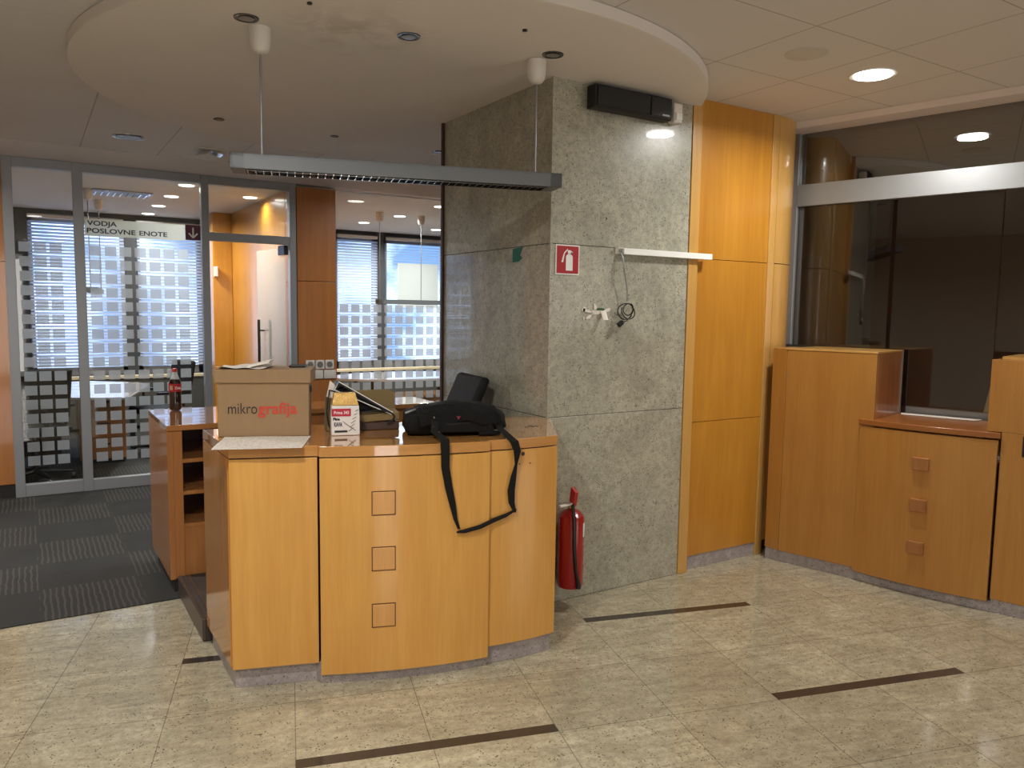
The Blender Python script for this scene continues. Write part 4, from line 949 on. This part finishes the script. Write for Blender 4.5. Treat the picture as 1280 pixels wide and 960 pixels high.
# sign
t_ = thing('extinguisher_sign', (2.45, YF, 1.87), 'square red sign with a white fire extinguisher symbol on the granite column', 'sign')
obj('border', MB().box(2.374, 2.530, YF-.004, YF-.001, 1.793, 1.951), M_WINK, t_, bevel=.001)
obj('red_field', MB().box(2.381, 2.523, YF-.0052, YF-.004, 1.80, 1.944), M_SIGNR, t_)
mb = MB(); y_ = YF-.0054
sx0 = 2.462
body = [(sx0-.022, 1.815), (sx0+.022, 1.815), (sx0+.022, 1.885)]+[(sx0+.022*math.cos(PI*k/8), 1.885+.018*math.sin(PI*k/8)) for k in range(1, 8)]+[(sx0-.022, 1.885)]
mb.extr([Vector((a, y_, b)) for a, b in body], (0, -.001, 0))
mb.extr([Vector((a, y_, b)) for a, b in ((sx0-.008, 1.9), (sx0+.008, 1.9), (sx0+.008, 1.915), (sx0+.02, 1.908), (sx0+.022, 1.913), (sx0+.005, 1.923), (sx0-.012, 1.922), (sx0-.03, 1.905), (sx0-.036, 1.88), (sx0-.040, 1.858), (sx0-.052, 1.858), (sx0-.044, 1.885), (sx0-.034, 1.91), (sx0-.012, 1.928))][:13]+[Vector((sx0-.012, y_, 1.93))], (0, -.001, 0))
obj('symbol', mb, M_WINK, t_)
# trunking and cables
t_ = thing('cable_trunking', (3.15, YF, 1.94), 'short white plastic cable duct fixed across column and wood wall', 'cable duct')
mb = MB(); mb.box(2.815, 3.50, YF-.032, YF-.004, 1.918, 1.952); obj('cover', mb, M_WHITE2, t_, bevel=.002)
mb = MB(); mb.box(2.775, 2.815, YF-.006, YF-.002, 1.92, 1.952); mb.box(2.775, 2.815, YF-.03, YF-.002, 1.949, 1.953); obj('open_end', mb, M_WHITE, t_)
t_ = thing('hanging_cable', (2.85, YF, 1.6), 'thin cables hanging from the white duct ending in a black coil with plug', 'cable')
yc = YF-.03
obj('grey_cable', MB().tube([(2.80, yc+.02, 1.94), (2.808, yc, 1.90), (2.812, yc-.01, 1.84), (2.83, yc-.005, 1.78), (2.848, yc, 1.72), (2.85, yc, 1.66)], .004, 7), M_GREYMET, t_, smooth=True)
obj('grey_cable', MB().tube([(2.81, yc+.02, 1.94), (2.818, yc+.002, 1.89), (2.818, yc, 1.83), (2.813, yc-.01, 1.815)], .003, 7), M_GREYMET, t_, smooth=True)
for q6, (ccx, ccz, ra, rb, t0, t1, ph) in enumerate(((2.838, 1.603, .056, .044, .2, 5.6, .1), (2.852, 1.615, .036, .032, 1.0, 7.0, .5), (2.845, 1.60, .05, .036, 3.0, 7.6, -.4))):
    cp = []
    for k in range(40):
        t = t0+(t1-t0)*k/39; x_, z_ = ra*math.cos(t), rb*math.sin(t)
        cp.append((ccx+x_*math.cos(ph)-z_*math.sin(ph), yc-.002-.006*q6-.003*math.sin(2*t), ccz+x_*math.sin(ph)+z_*math.cos(ph)))
    obj('black_coil', MB().tube(cp, .0032, 7), M_BLACK, t_, smooth=True)
obj('plug', MB().obox((2.80, yc-.004, 1.535), (.015, 0, .010), (0, .010, 0), (-.007, 0, .010)), M_BLACK, t_, bevel=.003)
obj('black_coil', MB().tube([(2.815, yc, 1.54), (2.85, yc, 1.552), (2.88, yc, 1.58), (2.90, yc, 1.62)], .003, 7), M_BLACK, t_, smooth=True)
# torn paper
t_ = thing('torn_paper', (2.66, YF, 1.6), 'torn white paper scraps with a green bit stuck to the granite column', 'paper scraps')
rnd = random.Random(3)
def blob(cx1, cz1, a, b, ang):
    pts = []
    for k in range(11):
        th = 2*PI*k/11; r_ = 1+rnd.uniform(-.4, .35); x_ = a*r_*math.cos(th); z_ = b*r_*math.sin(th)
        pts.append(Vector((cx1+x_*math.cos(ang)-z_*math.sin(ang), YF-.001, cz1+x_*math.sin(ang)+z_*math.cos(ang))))
    return pts
for q5 in ((2.59, 1.603, .045, .009, -.2), (2.57, 1.613, .014, .013, 0), (2.66, 1.600, .04, .013, .15), (2.645, 1.622, .012, .018, .3), (2.605, 1.573, .02, .008, .5), (2.57, 1.56, .004, .010, .1), (2.72, 1.606, .028, .014, .2)):
    obj('scrap', MB().extr(blob(*q5), (0, -.002, 0)), M_PAPERW, t_)
obj('green_scrap', MB().extr(blob(2.69, 1.612, .034, .007, .05), (0, -.004, 0)), M_GREEN, t_)
def fl(a, b): return Vector((2.70+.035*(a-.5)-.006*b, YF-.003-.035*b-.006*math.sin(a*3), 1.605-.05*b))
obj('curled_flap', MB().grid(fl, 5, 8), M_PAPERW, t_, solid=.001)
tag(obj('teal_sticker', MB().extr([(2.3435, 3.76, 1.945), (2.3435, 3.66, 1.95), (2.3435, 3.69, 1.905), (2.3435, 3.66, 1.89), (2.3435, 3.70, 1.872), (2.3435, 3.76, 1.87)], (-.0025, 0, 0)), M_TEAL), 'torn teal paper sticker on the shaded left side of the column', 'sticker')
# black unit below ceiling
t_ = thing('wall_heater', (2.86, YF, 2.72), 'long black wall unit mounted under the round ceiling on the column', 'wall unit')
obj('housing', MB().box(2.555, 3.10, YF-.075, YF-.002, 2.665, 2.785), M_BLACKM, t_, bevel=.008)
obj('face_panel', MB().box(2.57, 2.93, YF-.082, YF-.076, 2.675, 2.775), M_BLACKM, t_, bevel=.004)
obj('control_panel', MB().box(2.94, 3.09, YF-.082, YF-.076, 2.675, 2.775), M_BLACK, t_, bevel=.004)
obj('indicator', MB().box(3.02, 3.07, YF-.084, YF-.0825, 2.682, 2.69), M_GREYMET, t_)
t_ = thing('motion_detector', (3.21, YF, 2.72), 'white motion detector beside the black wall unit on the column', 'detector')
obj('body', MB().box(3.13, 3.195, YF-.06, YF-.002, 2.665, 2.775), M_WHITE, t_, bevel=.012, seg=4)
obj('lens', MB().box(3.139, 3.186, YF-.068, YF-.0605, 2.68, 2.72), M_WHITE2, t_, bevel=.004)
